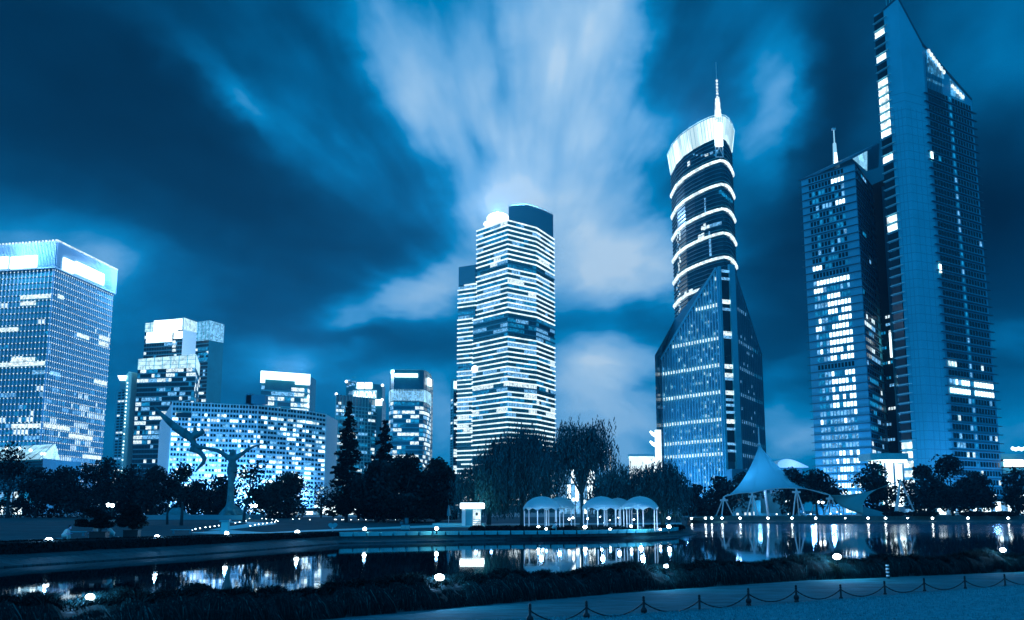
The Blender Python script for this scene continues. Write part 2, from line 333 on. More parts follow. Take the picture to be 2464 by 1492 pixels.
# ---------------- 1 glass tower with vertical fins, far left
def tower_fins():
    rnd = random.Random(11)
    a = V(137, 580, 700); Z = a.z; A = v2(a); B = v2(RZ(280, 650, Z)); C0 = v2(RZ(0, 590, Z)); C = A + (C0 - A) * 1.75; D = B + (C - A)
    root = broot('glass_tower', 'wide glass tower with close vertical fins and glowing panels under its roof', A)
    FR = Face(A, B); zc = FR.hit(278, 706)[1]
    ins = 1.6
    ul = (C - A).normalized(); ur = (B - A).normalized()
    a2 = A + (ul + ur) * ins; b2 = B + (ul - ur) * ins; c2 = C + (ur - ul) * ins; d2 = D - (ul + ur) * ins
    g = mat('tower_glass', tint(.45, .03, .46), .3, 0, .25, .05)
    fin = mat('tower_fin', tint(1.0, .17, .42), .45)
    mb = MB(); mb.prism([A, B, D, C], zc, Z - 2, 0, 0, True); mb.build('crown_wall', [g], root)
    mb = MB(); mb.prism([a2, b2, d2, c2], GZ, zc + .5, 0); mb.build('wall', [g], root)
    mb = MB(); mb.prism([A + (ul + ur) * 2, B, D, C], Z - 2, Z - 1.9, 0); mb.build('roof', [m_roof], root)
    faces = []
    for (P, Q, zA, zB) in ((C, A, zc, Z), (A, B, zc, Z)):
        F = Face(P, Q); n = int(F.L / 1.15); mb = MB()
        for i in range(n + 1): s = F.L * i / n; F.box(mb, s - .16, s + .16, zA, zB, -.1, .9)
        F.box(mb, -.5, F.L + .5, zA - .8, zA, -.5, .7); mb.build('crown_fin_screen', [fin], root)
        mb = MB(); k = int(F.L / 2.6)
        for i in range(k + 1): p = F.pt(F.L * i / k, Z + .3, .6); mb.ball(p, .75, 8)
        mb.build('roof_light_string', [m_bri], root)
    fl = 4.03; nf = int((zc - GZ) / fl)
    items = []; dots = []
    FL2, FR2 = Face(c2, a2), Face(a2, b2)
    for F in (FL2, FR2):
        n = int(F.L / 2.9); mb = MB()
        for i in range(n + 1):
            s = F.L * i / n; F.box(mb, s - .28, s + .28, GZ, zc, 0, .8)
        mb.build('fin_screen', [fin], root)
        mb = MB()
        for k in range(nf): z = zc - fl * (k + .5); F.box(mb, 0, F.L, z - .2, z + .2, 0, .3)
        mb.build('floor_slab', [mat('slab', tint(.16, .03, .42), .6)], root)
        for k in range(nf):
            z = zc - fl * (k + .5)
            for i in range(n + 1): s = F.L * i / n; dots.append((F, s - .26, s + .26, z - .28, z + .28, .8, 1.2, 3))
            fr = k / nf
            pr = [0] * n
            row = runs(n, lambda c: (.04 if fr < .5 else .5 if .55 < fr < .82 else .25, .25), rnd, .55)
            for i in range(n):
                if row[i]: items.append((F, F.L * (i + .12) / n, F.L * (i + .88) / n, z + .5 + (rnd.random() if row[i] < 3 else 0), z + fl - .6, 0, .12, row[i]))
        # individual long lit floors seen in the photograph
    def strip(F, x0, y0, x1, y1, mi=3):
        s0, z1 = F.hit(x0, y0); s1, z0 = F.hit(x1, y1); z0 = min(z0, z1 - 2.6)
        zz = (z0 + z1) / 2; h = max(2.6, min(3.4, z1 - z0)) / 2
        items.append((F, max(0, min(s0, s1)), min(F.L, max(s0, s1)), zz - h, zz + h, .82, 1.0, mi))
    for q in ((FL2, 52, 712, 134, 716), (FL2, 52, 727, 88, 731), (FL2, 0, 790, 46, 796), (FL2, 30, 862, 86, 866), (FL2, 0, 874, 110, 878), (FL2, 80, 892, 110, 896, 2), (FL2, 30, 1021, 100, 1025),
              (FR2, 136, 707, 150, 715), (FR2, 183, 800, 212, 806), (FR2, 236, 806, 262, 812), (FR2, 235, 820, 258, 826), (FR2, 118, 892, 142, 899, 2), (FR2, 224, 912, 256, 920), (FR2, 102, 1018, 165, 1028),
              (FR2, 163, 1043, 220, 1052), (FR2, 105, 1078, 136, 1084), (FR2, 196, 1093, 240, 1100), (FR2, 106, 1124, 150, 1130)): strip(*q)
    place(root, 'window', items, WM)
    place(root, 'facade_light', dots, WM, 90)
    for F, x0, y0, x1, y1 in ((Face(C, A), -40, 618, 22, 652), (Face(C, A), 30, 616, 92, 648), (Face(A, B), 147, 624, 172, 655), (Face(A, B), 176, 634, 244, 682)):
        s0, z1 = F.hit(x0, y0); s1, z0 = F.hit(x1, y1); h = 8.5; zc_ = F.hit((x0 + x1) / 2, (y0 + y1) / 2)[1]
        mb = MB(); F.box(mb, s0, s1, zc_ - h / 2, zc_ + h / 2, .9, 2.4)
        o = mb.build('lit_sign', [m_hot], root); bv = o.modifiers.new('b', 'BEVEL'); bv.width = 1.4; bv.segments = 3
    for F in (Face(C, A), Face(A, B)):
        for k in ((.72, .92) if F.L > 70 else (.3, .75)):
            q = F.pt(F.L * k, zc + 9, 9); l = bpy.data.lights.new('sign_glow', 'POINT'); l.energy = 5500; l.shadow_soft_size = 3; l.color = (.18, .48, 1); o = bpy.data.objects.new('sign_glow', l); COL.objects.link(o); o.parent = root; o.location = Vector(q) - root.location
        for k in (.25, .6, .9): facade_fill(root, F.pt(F.L * k, 12, 30), 13000, 1)
        glow(root, F.pt(F.L * (.85 if F.L > 70 else .5), Z + 1, 18), 62000, c=(.42, .66, 1))
tower_fins()
# ---------------- 2 low pavilion in front of it
def glass_podium():
    a = V(105, 1062, 560); Z = a.z; A = v2(a); L = v2(RZ(-60, 1072, Z)); Rr = v2(RZ(127, 1066, Z)); back = Vector((0, 40))
    root = broot('glass_podium', 'low glass pavilion with a sloping lit glass roof beside the finned tower', A)
    mb = MB(); mb.prism([L, A, A + back, L + back], GZ, Z - 9, 0); mb.build('wall', [m_glassb], root)
    F = Face(L, A); mb = MB(); z0 = Z - 9
    mb.quad(F.pt(0, z0, 1.5), F.pt(F.L, z0, 1.5), (A.x - 3, A.y + 22, Z), (L.x, L.y + 22, Z)); mb.poly([F.pt(F.L, z0, 1.5), (A.x, A.y + 22, z0), (A.x - 3, A.y + 22, Z)])
    mb.quad((L.x, L.y + 22, Z), (A.x - 3, A.y + 22, Z), (A.x - 3, A.y + 22, z0), (L.x, L.y + 22, z0)); mb.build('glass_roof', [m_bandm], root)
    mb = MB()
    for i in range(9):
        s = F.L * i / 8; p = Vector(F.pt(s, z0 + .2, 1.6)); q = Vector((p.x - (3 if i == 8 else 0), p.y + 23, Z + .2)); mb.tube([p, q], .18, 6)
    mb.build('roof_rib', [m_dark], root)
    for k in range(5): mb = MB(); F.box(mb, -.5, F.L + .5, z0 - 1.6 - k * 1.5, z0 - 1.0 - k * 1.5, .02, .7); mb.build('louvre', [m_dark], root)
    items = []; rnd = random.Random(4); n = 14
    for i in range(n):
        for k in range(3): items.append((F, F.L * (i + .1) / n, F.L * (i + .9) / n, GZ + 1 + k * 3.6, GZ + 4.1 + k * 3.6, 0, .2, rnd.choice((1, 1, 2, 3))))
    place(root, 'window', items, WM)
    Fs = Face(A, Rr); mb = MB(); mb.prism([A + Vector((.3, 0)), Rr, Rr + back, A + back + Vector((.3, 0))], GZ, z0 + .4, 0); mb.build('side_wing', [m_concd], root)
    mb = MB()
    for k in range(16): Fs.box(mb, .4, Fs.L, GZ + 1 + k * 1.15, GZ + 1.5 + k * 1.15, 0, .5)
    mb.build('side_louvre', [m_fin], root)
    for px, py in ((24, 1079), (56, 1080), (83, 1084)):
        s, z = F.hit(px, py); mb = MB(); mb.ball(F.pt(s, z, 2.2), .9, 10); mb.build('facade_light', [m_hot], root)
    return root
glass_podium()
# ---------------- generic tower with window grid
def grid(F, z0, z1, nr, nc, rnd, p, items, sill=.3, head=.15, mx=.12, o0=0, o1=.15, m0=0, m1=0, top=None, dark=True, stay=.45):
    rh = (z1 - z0) / nr; cw = (F.L - m0 - m1) / nc
    for r in range(nr):
        row = runs(nc, lambda c: p(r / nr, c / nc), rnd, stay)
        for c in range(nc):
            a0 = m0 + cw * (c + mx); a1 = m0 + cw * (c + 1 - mx); zb = z0 + rh * (r + sill); zt = z0 + rh * (r + 1 - head)
            if top and zt > top((a0 + a1) / 2): continue
            if row[c] or dark: items.append((F, a0, a1, zb, zt, o0, o1, row[c]))
# ---------------- 3 thin slab tower with a white cap
def slab_tower():
    rnd = random.Random(5)
    a = V(302, 938, 900); A = v2(a); Z = a.z; L = v2(RZ(281, 940, Z)); bk = Vector((6, 20)); Rr = v2(RZ(325, 943, Z))
    root = broot('slab_tower', 'slender pale apartment tower with a small glowing rooftop box', L)
    mb = MB(); mb.prism([L, A, A + bk, L + bk], GZ, Z, 0); mb.build('wall', [m_conc], root)
    zf = V(315, 903, 900).z
    A2 = A + Vector((.2, -1.5)); Rr = Vector((Rr.x, A2.y)); mb = MB(); mb.prism([A2, Rr, Rr + bk, A2 + bk], GZ, [zf, zf + 3, zf + 3, zf], 0); mb.build('side_wing', [m_fin], root)
    F = Face(L, A); items = []; grid(F, GZ, Z - 1, 42, 2, rnd, lambda r, c: (.12 if r > .35 else .6, .7), items, .25, .2, .15, m0=1.8)
    F2 = Face(A2, Rr); nl = 34
    for k in range(nl): z = GZ + 6 + (zf - GZ - 10) * k / nl; items.append((F2, F2.L - 1.0, F2.L - .2, z, z + .9, 0, .8, 4 if rnd.random() < .7 else 2))
    for k in range(38): z = GZ + 4 + (zf - GZ - 16) * k / 38; items.append((F2, .8, F2.L - 1.8, z, z + 1.3, 0, .2, 0 if rnd.random() < .9 else 1))
    place(root, 'window', items, WM)
    q0 = V(290, 917, 902); q1 = V(309, 906, 902)
    mb = MB(); cx = (q0.x + q1.x) / 2; w = (q1.x - q0.x) / 2; mb.prism([(cx - w * .6, 898), (cx + w * .6, 898), (cx + w * .6, 906), (cx - w * .6, 906)], Z, q0.z, 0); mb.build('stair_core', [m_concd], root)
    mb = MB(); zt = q1.z; mb.hexa([(cx - w * .7, 897, q0.z), (cx + w * .7, 897, q0.z), (cx + w * .7, 907, q0.z), (cx - w * .7, 907, q0.z), (cx - w * 1.1, 895, zt), (cx + w * 1.1, 895, zt), (cx + w * 1.1, 909, zt), (cx - w * 1.1, 909, zt)])
    mb.build('glowing_cap', [m_hot], root)
slab_tower()
# ---------------- 4 pair of towers with slanted glass roofs
def slanted(name, label, pts, Y, floors, lit, crown_h, seed, crownmat, prob, side=True, wallm=None):
    """pts: left-top px, right-top px, far right-top px (depth edge) or None; lit: list of bright rects (px)"""
    rnd = random.Random(seed); (x0, y0), (x1, y1) = pts[0], pts[1]
    l = V(x0, y0, Y); r = V(x1, y1, Y * .985); L, Rr = v2(l), v2(r)
    F = Face(L, Rr); dep = Vector((-F.u.y, F.u.x)) * 32
    S = v2(V(pts[2][0], pts[2][1], Y * 1.05)) if len(pts) > 2 and pts[2] else Rr + dep * .6
    root = broot(name, label, L)
    zl, zr = l.z, r.z; zc = min(zl, zr) - crown_h
    mb = MB(); mb.prism([L, Rr, S, L + dep], GZ, zc, 0); mb.build('wall', [wallm or m_glassb], root)
    mb = MB(); i = .02
    mb.prism([L, Rr, S, L + dep], zc + .05, [zl, zr, zr - 1, zl - 1], 0); mb.build('glass_crown', [crownmat], root)
    mb = MB()
    for k in range(8): s = F.L * k / 7; F.box(mb, s - .2, s + .2, zc, zl + (zr - zl) * k / 7, .02, .5)
    for z in np.arange(zc + 3, max(zl, zr), 3.6):
        s0 = 0 if z < zl else F.L * (z - zl) / (zr - zl + 1e-6)
        F.box(mb, max(0, s0), F.L, z, z + .3, .02, .35)
    mb.build('crown_frame', [m_fin], root)
    mb = MB()
    for k in range(floors): z = GZ + (zc - GZ) * k / floors; F.box(mb, 0, F.L, z, z + .9, 0, .3)
    mb.build('floor_slab', [m_concd], root)
    items = []; nc = max(5, int(F.L / 2.6)); grid(F, GZ, zc, floors, nc, rnd, prob, items, .25, .05, .04, stay=.35)
    if side and len(pts) > 2 and pts[2]:
        Fs = Face(Rr, S); grid(Fs, GZ, zc, floors, max(3, int(Fs.L / 5)), rnd, lambda a, b: (.35, .5), items, .25, .05, .05)
    for (a, b, c, d, mi) in lit:
        s0, z1 = F.hit(a, b); s1, z0 = F.hit(c, d); items.append((F, max(0, s0), min(F.L, s1), z0, z1, .36, .8, mi))
    place(root, 'window', items, WM); return root, F, zc
m_crown = emis('lit_crown_glass', (.55, .88, 1), 1.15, .35, .5)
m_crown2 = emis('lit_crown_glass_soft', (.20, .58, .95), 1.0, .5, .6)
slanted('slanted_roof_tower', 'dark office tower with a gridded glass crown, behind the other slanted-roof towers', [(443, 779), (505, 771)], 1010, 46, [(446, 822, 452, 828, 1), (458, 830, 470, 836, 2), (478, 838, 500, 842, 1), (478, 850, 500, 854, 1), (458, 850, 470, 856, 2), (478, 862, 500, 868, 1), (480, 1000, 500, 1010, 3)], 18, 21, m_crown2, lambda r, c: (.30 if r < .9 else .15, .5), wallm=m_glassb)
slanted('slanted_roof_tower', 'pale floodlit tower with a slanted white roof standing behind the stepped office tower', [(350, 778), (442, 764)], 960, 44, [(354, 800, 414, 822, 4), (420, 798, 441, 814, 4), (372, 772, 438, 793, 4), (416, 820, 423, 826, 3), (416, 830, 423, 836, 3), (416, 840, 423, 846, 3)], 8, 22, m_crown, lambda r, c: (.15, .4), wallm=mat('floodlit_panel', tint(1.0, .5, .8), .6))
slanted('slanted_roof_tower', 'office tower with a white wedge crown and rows of lit offices', [(333, 864), (472, 852), (482, 862)], 900, 30, [], 9, 23, m_crown, lambda r, c: (.75, .75) if .45 < r < .68 or .87 < r < .98 else (.35, .2) if r > .68 else (.16, .6))
# ---------------- 5 long slab hotel with lit rooms
def long_block():
    rnd = random.Random(31)
    a = V(415, 966, 620); Z = a.z; A = v2(a); B = v2(RZ(620, 975, Z)); C = v2(RZ(735, 988, Z)); D = v2(RZ(783, 996, Z)); E = v2(RZ(800, 1002, Z)); bk = Vector((0, 22)); W = v2(RZ(386, 990, Z))
    root = broot('long_apartment_block', 'long gridded slab building with rows of bright rooms spanning behind the sculpture', A)
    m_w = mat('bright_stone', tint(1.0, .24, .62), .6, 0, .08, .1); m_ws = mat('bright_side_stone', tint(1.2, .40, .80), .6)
    mb = MB(); mb.prism([A, B, C, D, D + bk, C + bk, B + bk, A + bk], GZ, Z, 0); mb.build('wall', [m_w], root)
    mb = MB(); mb.prism([D + Vector((.1, .3)), E, E + bk, D + bk], GZ, Z - 1, 0); mb.build('end_wall', [m_ws], root)
    mb = MB(); mb.prism([W, A + Vector((-.1, .3)), A + bk, W + bk], GZ, [Z - 7, Z - .5, Z - .5, Z - 7], 0); mb.build('side_wall', [m_ws], root)
    FS = [Face(A, B), Face(B, C), Face(C, D)]; items = []; nf = 22; fh = (Z - GZ) / nf
    for F, nc in zip(FS, (27, 15, 6)):
        for r in range(nf):
            c = 0; z0 = GZ + r * fh; topr = r >= nf - 2
            while c < nc:
                lit = 0
                if not topr and rnd.random() < .40: lit = 4 if rnd.random() < .5 else 3 if rnd.random() < .7 else 2
                w = min(nc - c, 2 if lit and rnd.random() < .35 else 1)
                cw = F.L / nc; mg = .22 if not lit else .10
                items.append((F, cw * c + mg + .25, cw * (c + w) - mg, z0 + fh * (.32 if not topr else .2), z0 + fh * (.80 if not lit else .78), .0, .16 if lit else .06, lit)); c += w
        mb = MB()
        for r in range(nf): F.box(mb, 0, F.L, GZ + r * fh - .1, GZ + r * fh + fh * .24, .0, .55)
        mb.build('balcony_band', [m_w], root)
        mb = MB()
        for c in range(nc + 1): w = .34 if c % 3 == 0 else .10; F.box(mb, F.L * c / nc - w, F.L * c / nc + w, GZ, Z, 0, .62 if c % 3 == 0 else .4)
        mb.build('pier', [m_w], root)
    s0, z1 = FS[0].hit(423, 993); s1, z0 = FS[0].hit(459, 1005); mb = MB(); FS[0].box(mb, s0, s1, z0, z1, .3, 1.2); mb.build('dark_sign_board', [m_dark], root)
    place(root, 'window', items, WM, 98)
    for x0, x1, yt, h in ((505, 515, 960, 1), (597, 645, 963, 5), (600, 612, 961, 6)):
        p = V(x0, yt, 640); q = V(x1, yt, 640); mb = MB(); mb.prism([(p.x, 632), (q.x, 632), (q.x, 640), (p.x, 640)], Z, Z + h, 0); mb.build('rooftop_box', [m_concd], root)
    for i in range(7):
        p = A.lerp(C, i / 6.0) if i < 6 else C.lerp(D, .9); facade_fill(root, (p.x, p.y - 24, 11), 36000, 1)
long_block()
# ---------------- 6 tower with blazing roof frame
def ribbon(name, label, pts, Y, floors, seed, prob, topm, top_h, bay=2.6, wallm=m_glassb, rounded=0, slab=.28):
    rnd = random.Random(seed); a = V(pts[1][0], pts[1][1], Y); Z = a.z
    P = [v2(RZ(x, y, Z)) for x, y in pts]; bk = Vector((0, (P[-1] - P[0]).length * .6))
    root = broot(name, label, P[0])
    outline = P + [P[-1] + bk, P[0] + bk]
    mb = MB(); mb.prism(outline, GZ, Z, 0); mb.build('wall', [wallm], root)
    items = []; zt = Z - top_h; fh = (zt - GZ) / floors; mb = MB()
    for i in range(len(P) - 1):
        F = Face(P[i], P[i + 1]); grid(F, GZ, zt, floors, max(1, int(F.L / bay)), rnd, prob, items, slab, .04, .03, dark=False)
        for r in range(floors): F.box(mb, 0, F.L, GZ + r * fh - .1, GZ + r * fh + fh * slab * .8, 0, .35)
    mb.build('floor_slab', [m_conc], root)
    place(root, 'window', items, WM); return root, [Face(P[i], P[i + 1]) for i in range(len(P) - 1)], Z
root, FS, Z = ribbon('office_tower', 'office tower crowned by a blazing white roof sign behind the long slab building', [(630, 893), (741, 901), (746, 905)], 850, 24, 41, lambda r, c: (.75, .8), None, 11)
mb = MB(); F = FS[0]; F.box(mb, -1, F.L + 1, Z - 6, Z, .3, 2.2); F.box(mb, -1, 2, Z - 9, Z - 6, .3, 2.2); F.box(mb, F.L * .72, F.L + 1, Z - 8.5, Z - 6, .3, 2.2); mb.build('lit_sign', [m_hot], root); glow(root, F.pt(F.L * .2, Z + 7, -2), 220000); glow(root, F.pt(F.L * .85, Z + 7, -2), 300000)
mb = MB(); F.box(mb, -2.5, F.L + 1.2, Z - 2.0 - 31, Z - 31, 0, 1.4); mb.build('light_band', [m_bri], root)
mb = MB()
for k in range(9): FS[1].box(mb, -2.2, 2, Z - 20 - k * 6.2, Z - 17 - k * 6.2, .3, 1.2)
mb.build('corner_light', [m_hot], root)
# ---------------- 7 stepped tower with lit name on its roof
root, FS, Z = ribbon('name_sign_tower', 'glass office tower carrying a lit name over the tall conifer', [(808, 949), (893, 958), (918, 962)], 800, 30, 42, lambda r, c: (.42 if r > .2 else .3, .3) if c < .55 else (.10, .3), None, 5)
def name_sign(root, FS, Z):
    F = FS[0]
    q = [V(833, 917, 806), V(920, 926, 806)]
    L, Rr = v2(q[0]), v2(q[1]); zt = q[0].z; z1 = q[1].z; bk = Vector((0, 18))
    mb = MB(); mb.prism([L, Rr, Rr + bk, L + bk], Z - 60, [zt, z1, z1, zt], 0); mb.build('rear_tower', [m_glassb], root)
    G = Face(L, Rr)
    for px, py in ((833, 918), (920, 927), (809, 948), (919, 962)):
        p = V(px, py, 800); mb = MB(); mb.ball(p, 1.1, 10); mb.build('beacon', [m_hot], root)
    s0, z0 = G.hit(852, 950); s1 = G.hit(903, 950)[0]
    mb = MB(); G.box(mb, s0 - 1, s1 + 1, Z + .2, Z + 6.4, .02, 1.0); mb.build('sign_box', [m_bandm], root)
    cu = bpy.data.curves.new('sign_text', 'FONT'); cu.body = 'AURORA'; cu.size = 6.3; cu.extrude = .25; cu.align_x = 'CENTER'; cu.offset = .12; cu.space_character = 1.02; cu.materials.append(m_hot)
    o = bpy.data.objects.new('sign_text', cu); bpy.context.view_layer.update(); me = bpy.data.meshes.new_from_object(o); bpy.data.objects.remove(o); o = bpy.data.objects.new('sign_text', me); COL.objects.link(o); o.parent = root
    c = Vector(G.pt((s0 + s1) / 2, Z + 1.1, 1.3)); o.location = c - root.location
    o.rotation_euler = (RAD(90), 0, math.atan2(G.u.y, G.u.x)); o.scale = ((s1 - s0 + 1) / 26.0, 1, 1)
    for a in (.28, .66):
        sa = s0 + (s1 - s0) * a - 2.6; mb = MB(); G.box(mb, sa, sa + 5.6, Z + 7.4, Z + 12.4, .05, 1.2); b = mb.build('sign_emblem', [m_hot], root); bv = b.modifiers.new('b', 'BEVEL'); bv.width = .9; bv.segments = 3
        mb = MB(); G.box(mb, sa + 1.6, sa + 4.0, Z + 9.6, Z + 10.2, 1.2, 1.3); mb.build('emblem_mark', [m_bandm], root)
    rnd = random.Random(3); items = []
    for k in range(14): s = rnd.uniform(0, 9); z = Z + rnd.uniform(1, 17); items.append((G, s, s + rnd.uniform(1, 3), z, z + .9, 0, .2, rnd.choice((1, 2, 2))))
    place(root, 'panel_light', items, WM)
    mb = MB(); G.box(mb, G.L * .82, G.L, Z - 5, Z - .5, .1, 1.2); mb.build('lit_floor', [m_hot], root)
    mb = MB()
    for k in range(12): s = F.L * k / 11; F.box(mb, s - .12, s + .12, GZ, Z, 0, .5)
    mb.build('mullion', [m_fin], root)
name_sign(root, FS, Z)
# ---------------- 8 tower with rounded corners
root, FS, Z = ribbon('rounded_tower', 'office tower with rounded corners and a bright strip sign under its flat roof', [(938, 897), (941, 892), (948, 890), (1010, 890.5), (1020, 892), (1028, 896), (1034, 901), (1037, 906)], 780, 25, 43, lambda r, c: (.60, .55), None, 23, bay=2.8)
s0, z1 = FS[2].hit(947, 899); s1, z0 = FS[2].hit(1005, 908); mb = MB(); FS[2].box(mb, max(.5, s0), min(s1, FS[2].L), z0, z1, .1, 1.2); mb.build('lit_sign', [m_hot], root)
s0, z1 = FS[6].hit(1033, 908); mb = MB(); FS[5].box(mb, 0, FS[5].L, Z - 9, Z - 4, .2, 1.4); mb.build('lit_sign', [m_hot], root)
mb = MB()
for F in FS:
    n = max(1, int(F.L / 1.1))
    for k in range(n): F.box(mb, F.L * k / n, F.L * k / n + .3, Z - 22.5, Z - 14, 0, .4)
mb.build('lit_top_floor_mullion', [m_bandm], root)
mb = MB()
for F in FS: F.box(mb, 0, F.L, Z - 22, Z - 15, 0, .15)
mb.build('lit_top_floor', [m_mid], root)
mb = MB()
for F in FS: F.box(mb, 0, F.L, Z, Z + .5, -.5, .4)
mb.build('parapet', [m_fin], root)
# ---------------- 9 thin pale tower
def thin_tower():
    a = V(1091, 912, 1000); Z = a.z; A = v2(a); B = v2(V(1102, 914, 1005)); L = v2(V(1084, 916, 1012)); bk = Vector((3, 25))
    root = broot('narrow_tower', 'very narrow pale tower half hidden beside the striped pair', A)
    mb = MB(); mb.prism([L, A, B, B + bk, L + bk], GZ, Z, 0); mb.build('wall', [m_conc], root)
    mb = MB(); Face(A, B).box(mb, .2, 3.4, Z - 9, Z - 2, .05, .9); mb.build('roof_light', [m_hot], root)
    items = []; rnd = random.Random(2); F = Face(L, A); grid(F, GZ, Z - 18, 44, 1, rnd, lambda r, c: (.3, .7), items, .2, .15, .2)
    F = Face(A, B); grid(F, GZ, Z - 12, 44, 1, rnd, lambda r, c: (.25, .7), items, .1, .1, .15); place(root, 'window', items, WM)
thin_tower()
# ---------------- 10 striped towers
def striped(name, label, pts, Yc, ci, step, ytop, z_lo_px, seed, bandseed, cap_px, lower=None):
    rnd = random.Random(seed); Z = V(*pts[ci], Yc).z; P = [v2(RZ(x, y, Z)) for x, y in pts]; bk = Vector((0, (P[-1] - P[0]).length * .7))
    root = broot(name, label, P[0]); tiers = []
    zl = V(pts[ci][0], z_lo_px, Yc).z if lower else GZ
    tiers.append((P, zl, Z))
    if lower:
        Q = list(P); d = (P[0] - P[1]).normalized(); Q[0] = P[0] + d * lower
        Q = [q + Vector((0, -.6)) for q in Q]; tiers.append((Q, GZ, zl))
    wall = mat(name + '_glass', tint(.22, .02, .42), .2, 0, .2, .05)
    nb = int((Z - GZ) / step)
    for ti, (T, zb, zt) in enumerate(tiers):
        mb = MB(); mb.prism(T + [T[-1] + bk, T[0] + bk], zb, zt + (0 if ti == 0 else 0), 0); mb.build('wall' if ti == 0 else 'lower_wall', [wall], root)
    for k in range(nb):
        z = Z - 1 - k * step
        if z < GZ + 4: break
        T = tiers[0][0] if z > zl else tiers[-1][0]
        fr = (Z - z) / (Z - GZ)
        gone = rnd.random() < .05 or (lower and .345 < fr < .40)
        mb = MB(); half = rnd.random() < .07
        for i in range(len(T) - 1):
            F = Face(T[i], T[i + 1])
            if half and i == 0: F.box(mb, F.L * .1 * rnd.random() * 5, F.L + .5, z, z + 1.15, 0, .9); continue
            F.box(mb, -.5, F.L + .5, z, z + 1.0, 0, .9)
        mb.build('floor_edge' if gone else 'light_band', [m_concd if gone else m_band], root)
    items = []
    hot = lambda fr: .6 if .55 < fr < .66 else .7 if .84 < fr < .95 else .03 if .68 < fr < .84 else .34
    for k in range(nb):
        z = Z - 1 - k * step
        if z - step < GZ + 3: break
        T = tiers[0][0] if z > zl else tiers[-1][0]; fr = (Z - z) / (Z - GZ)
        for i in range(len(T) - 1):
            F = Face(T[i], T[i + 1]); n = max(1, int(F.L / 5)); c = 0; row = runs(n, lambda c: (hot(fr), .4 if .55 < fr < .66 or fr > .84 else .06), rnd, .72)
            while c < n:
                e = c
                while e + 1 < n and row[e + 1] == row[c]: e += 1
                if row[c]: items.append((F, F.L * c / n + .15, F.L * (e + 1) / n - .15, z - step + 1.25, z - .15, .0, .22, row[c]))
                c = e + 1
    place(root, 'window', items, WM)
    mb = MB()
    for ti, (T, zb, zt) in enumerate(tiers):
        for i in range(len(T) - 1):
            F = Face(T[i], T[i + 1]); n = int(F.L / 1.9)
            for k in range(1, n): F.box(mb, F.L * k / n - .1, F.L * k / n + .1, zb, zt, .02, .30)
    mb.build('mullion', [m_dark], root)
    return root, P, Z, bk
def twin_stripes():
    root, P, Z, bk = striped('striped_tower', 'tallest tower striped with white light bands on every floor', [(1148, 555), (1221, 529), (1289, 547), (1331.5, 575)], 900, 1, 4.22, 529, 741, 51, 1, 0, 5.5)
    # curved dark crown wall over the right half, floodlight on the left
    xs = [(1230, 497), (1245, 494), (1262, 493), (1285, 499), (1308, 507), (1330, 517)]
    Zt = RZ(1262, 493, Z + 1).z
    pts = [P[1] + (P[3] - P[1]) * t + Vector((0, 6 - 5 * math.sin(t * math.pi))) for t in (0.02, .2, .4, .6, .8, 1.0)]
    zt = [V(x, y, p.y).z for (x, y), p in zip(xs, pts)]
    F3 = bk * .8; mb = MB(); wall = m_glassb
    n = len(pts); mb.prism(pts + [pts[-1] + F3, pts[0] + F3], Z - 3, zt + [zt[-1], zt[0]], 0); mb.build('crown_wall', [mat('crown_panel', tint(.30, .02, .40), .5)], root)
    mb = MB()
    for i in range(n - 1):
        F = Face(pts[i], pts[i + 1])
        for k in range(5): s = F.L * k / 5; z = zt[i] + (zt[i + 1] - zt[i]) * k / 5; F.box(mb, s, s + .2, z, z + 1.4, -.3, 0)
        mb.tube([F.pt(0, zt[i] + 1.4, -.1), F.pt(F.L, zt[i + 1] + 1.4, -.1)], .12, 5)
    mb.build('roof_railing', [m_fin], root)
    FL = Face(P[0], P[1]); z0 = V(1190, 535, 905).z
    mb = MB(); mb.ball(FL.pt(FL.L * .60, Z + 5.5, -3), 8.0, 20, 0, (1.25, .5, .75)); mb.ball(FL.pt(FL.L * .36, Z + 3.0, -3), 5.0, 16, 0, (1.3, .5, .7)); o = mb.build('roof_floodlight', [emis('roof_flood', WHT, 4)], root, True); glow(root, FL.pt(FL.L * .55, Z + 12, -4), 1300000)
    mb = MB(); F = Face(P[0] - (P[1] - P[0]).normalized() * 3, P[1]); s0, zz = F.hit(1146, 888); 
    mb.ball(F.pt(3.5, zz, 2), 3.0, 12); mb.build('facade_light', [m_hot], root)
    root, P, Z, bk = striped('striped_tower', 'shorter striped tower with a dark blank top tucked behind the tallest striped one', [(1103, 688), (1143.5, 682), (1160, 684)], 960, 0, 3.9, 640, 0, 52, 2, 0)
    zt = V(1103, 643, 960).z
    mb = MB(); mb.prism([P[0], P[1], P[2], P[2] + bk, P[0] + bk], Z + .2, zt, 0); mb.build('crown_wall', [mat('blank_panel', tint(.28, .02, .40), .5)], root)
twin_stripes()
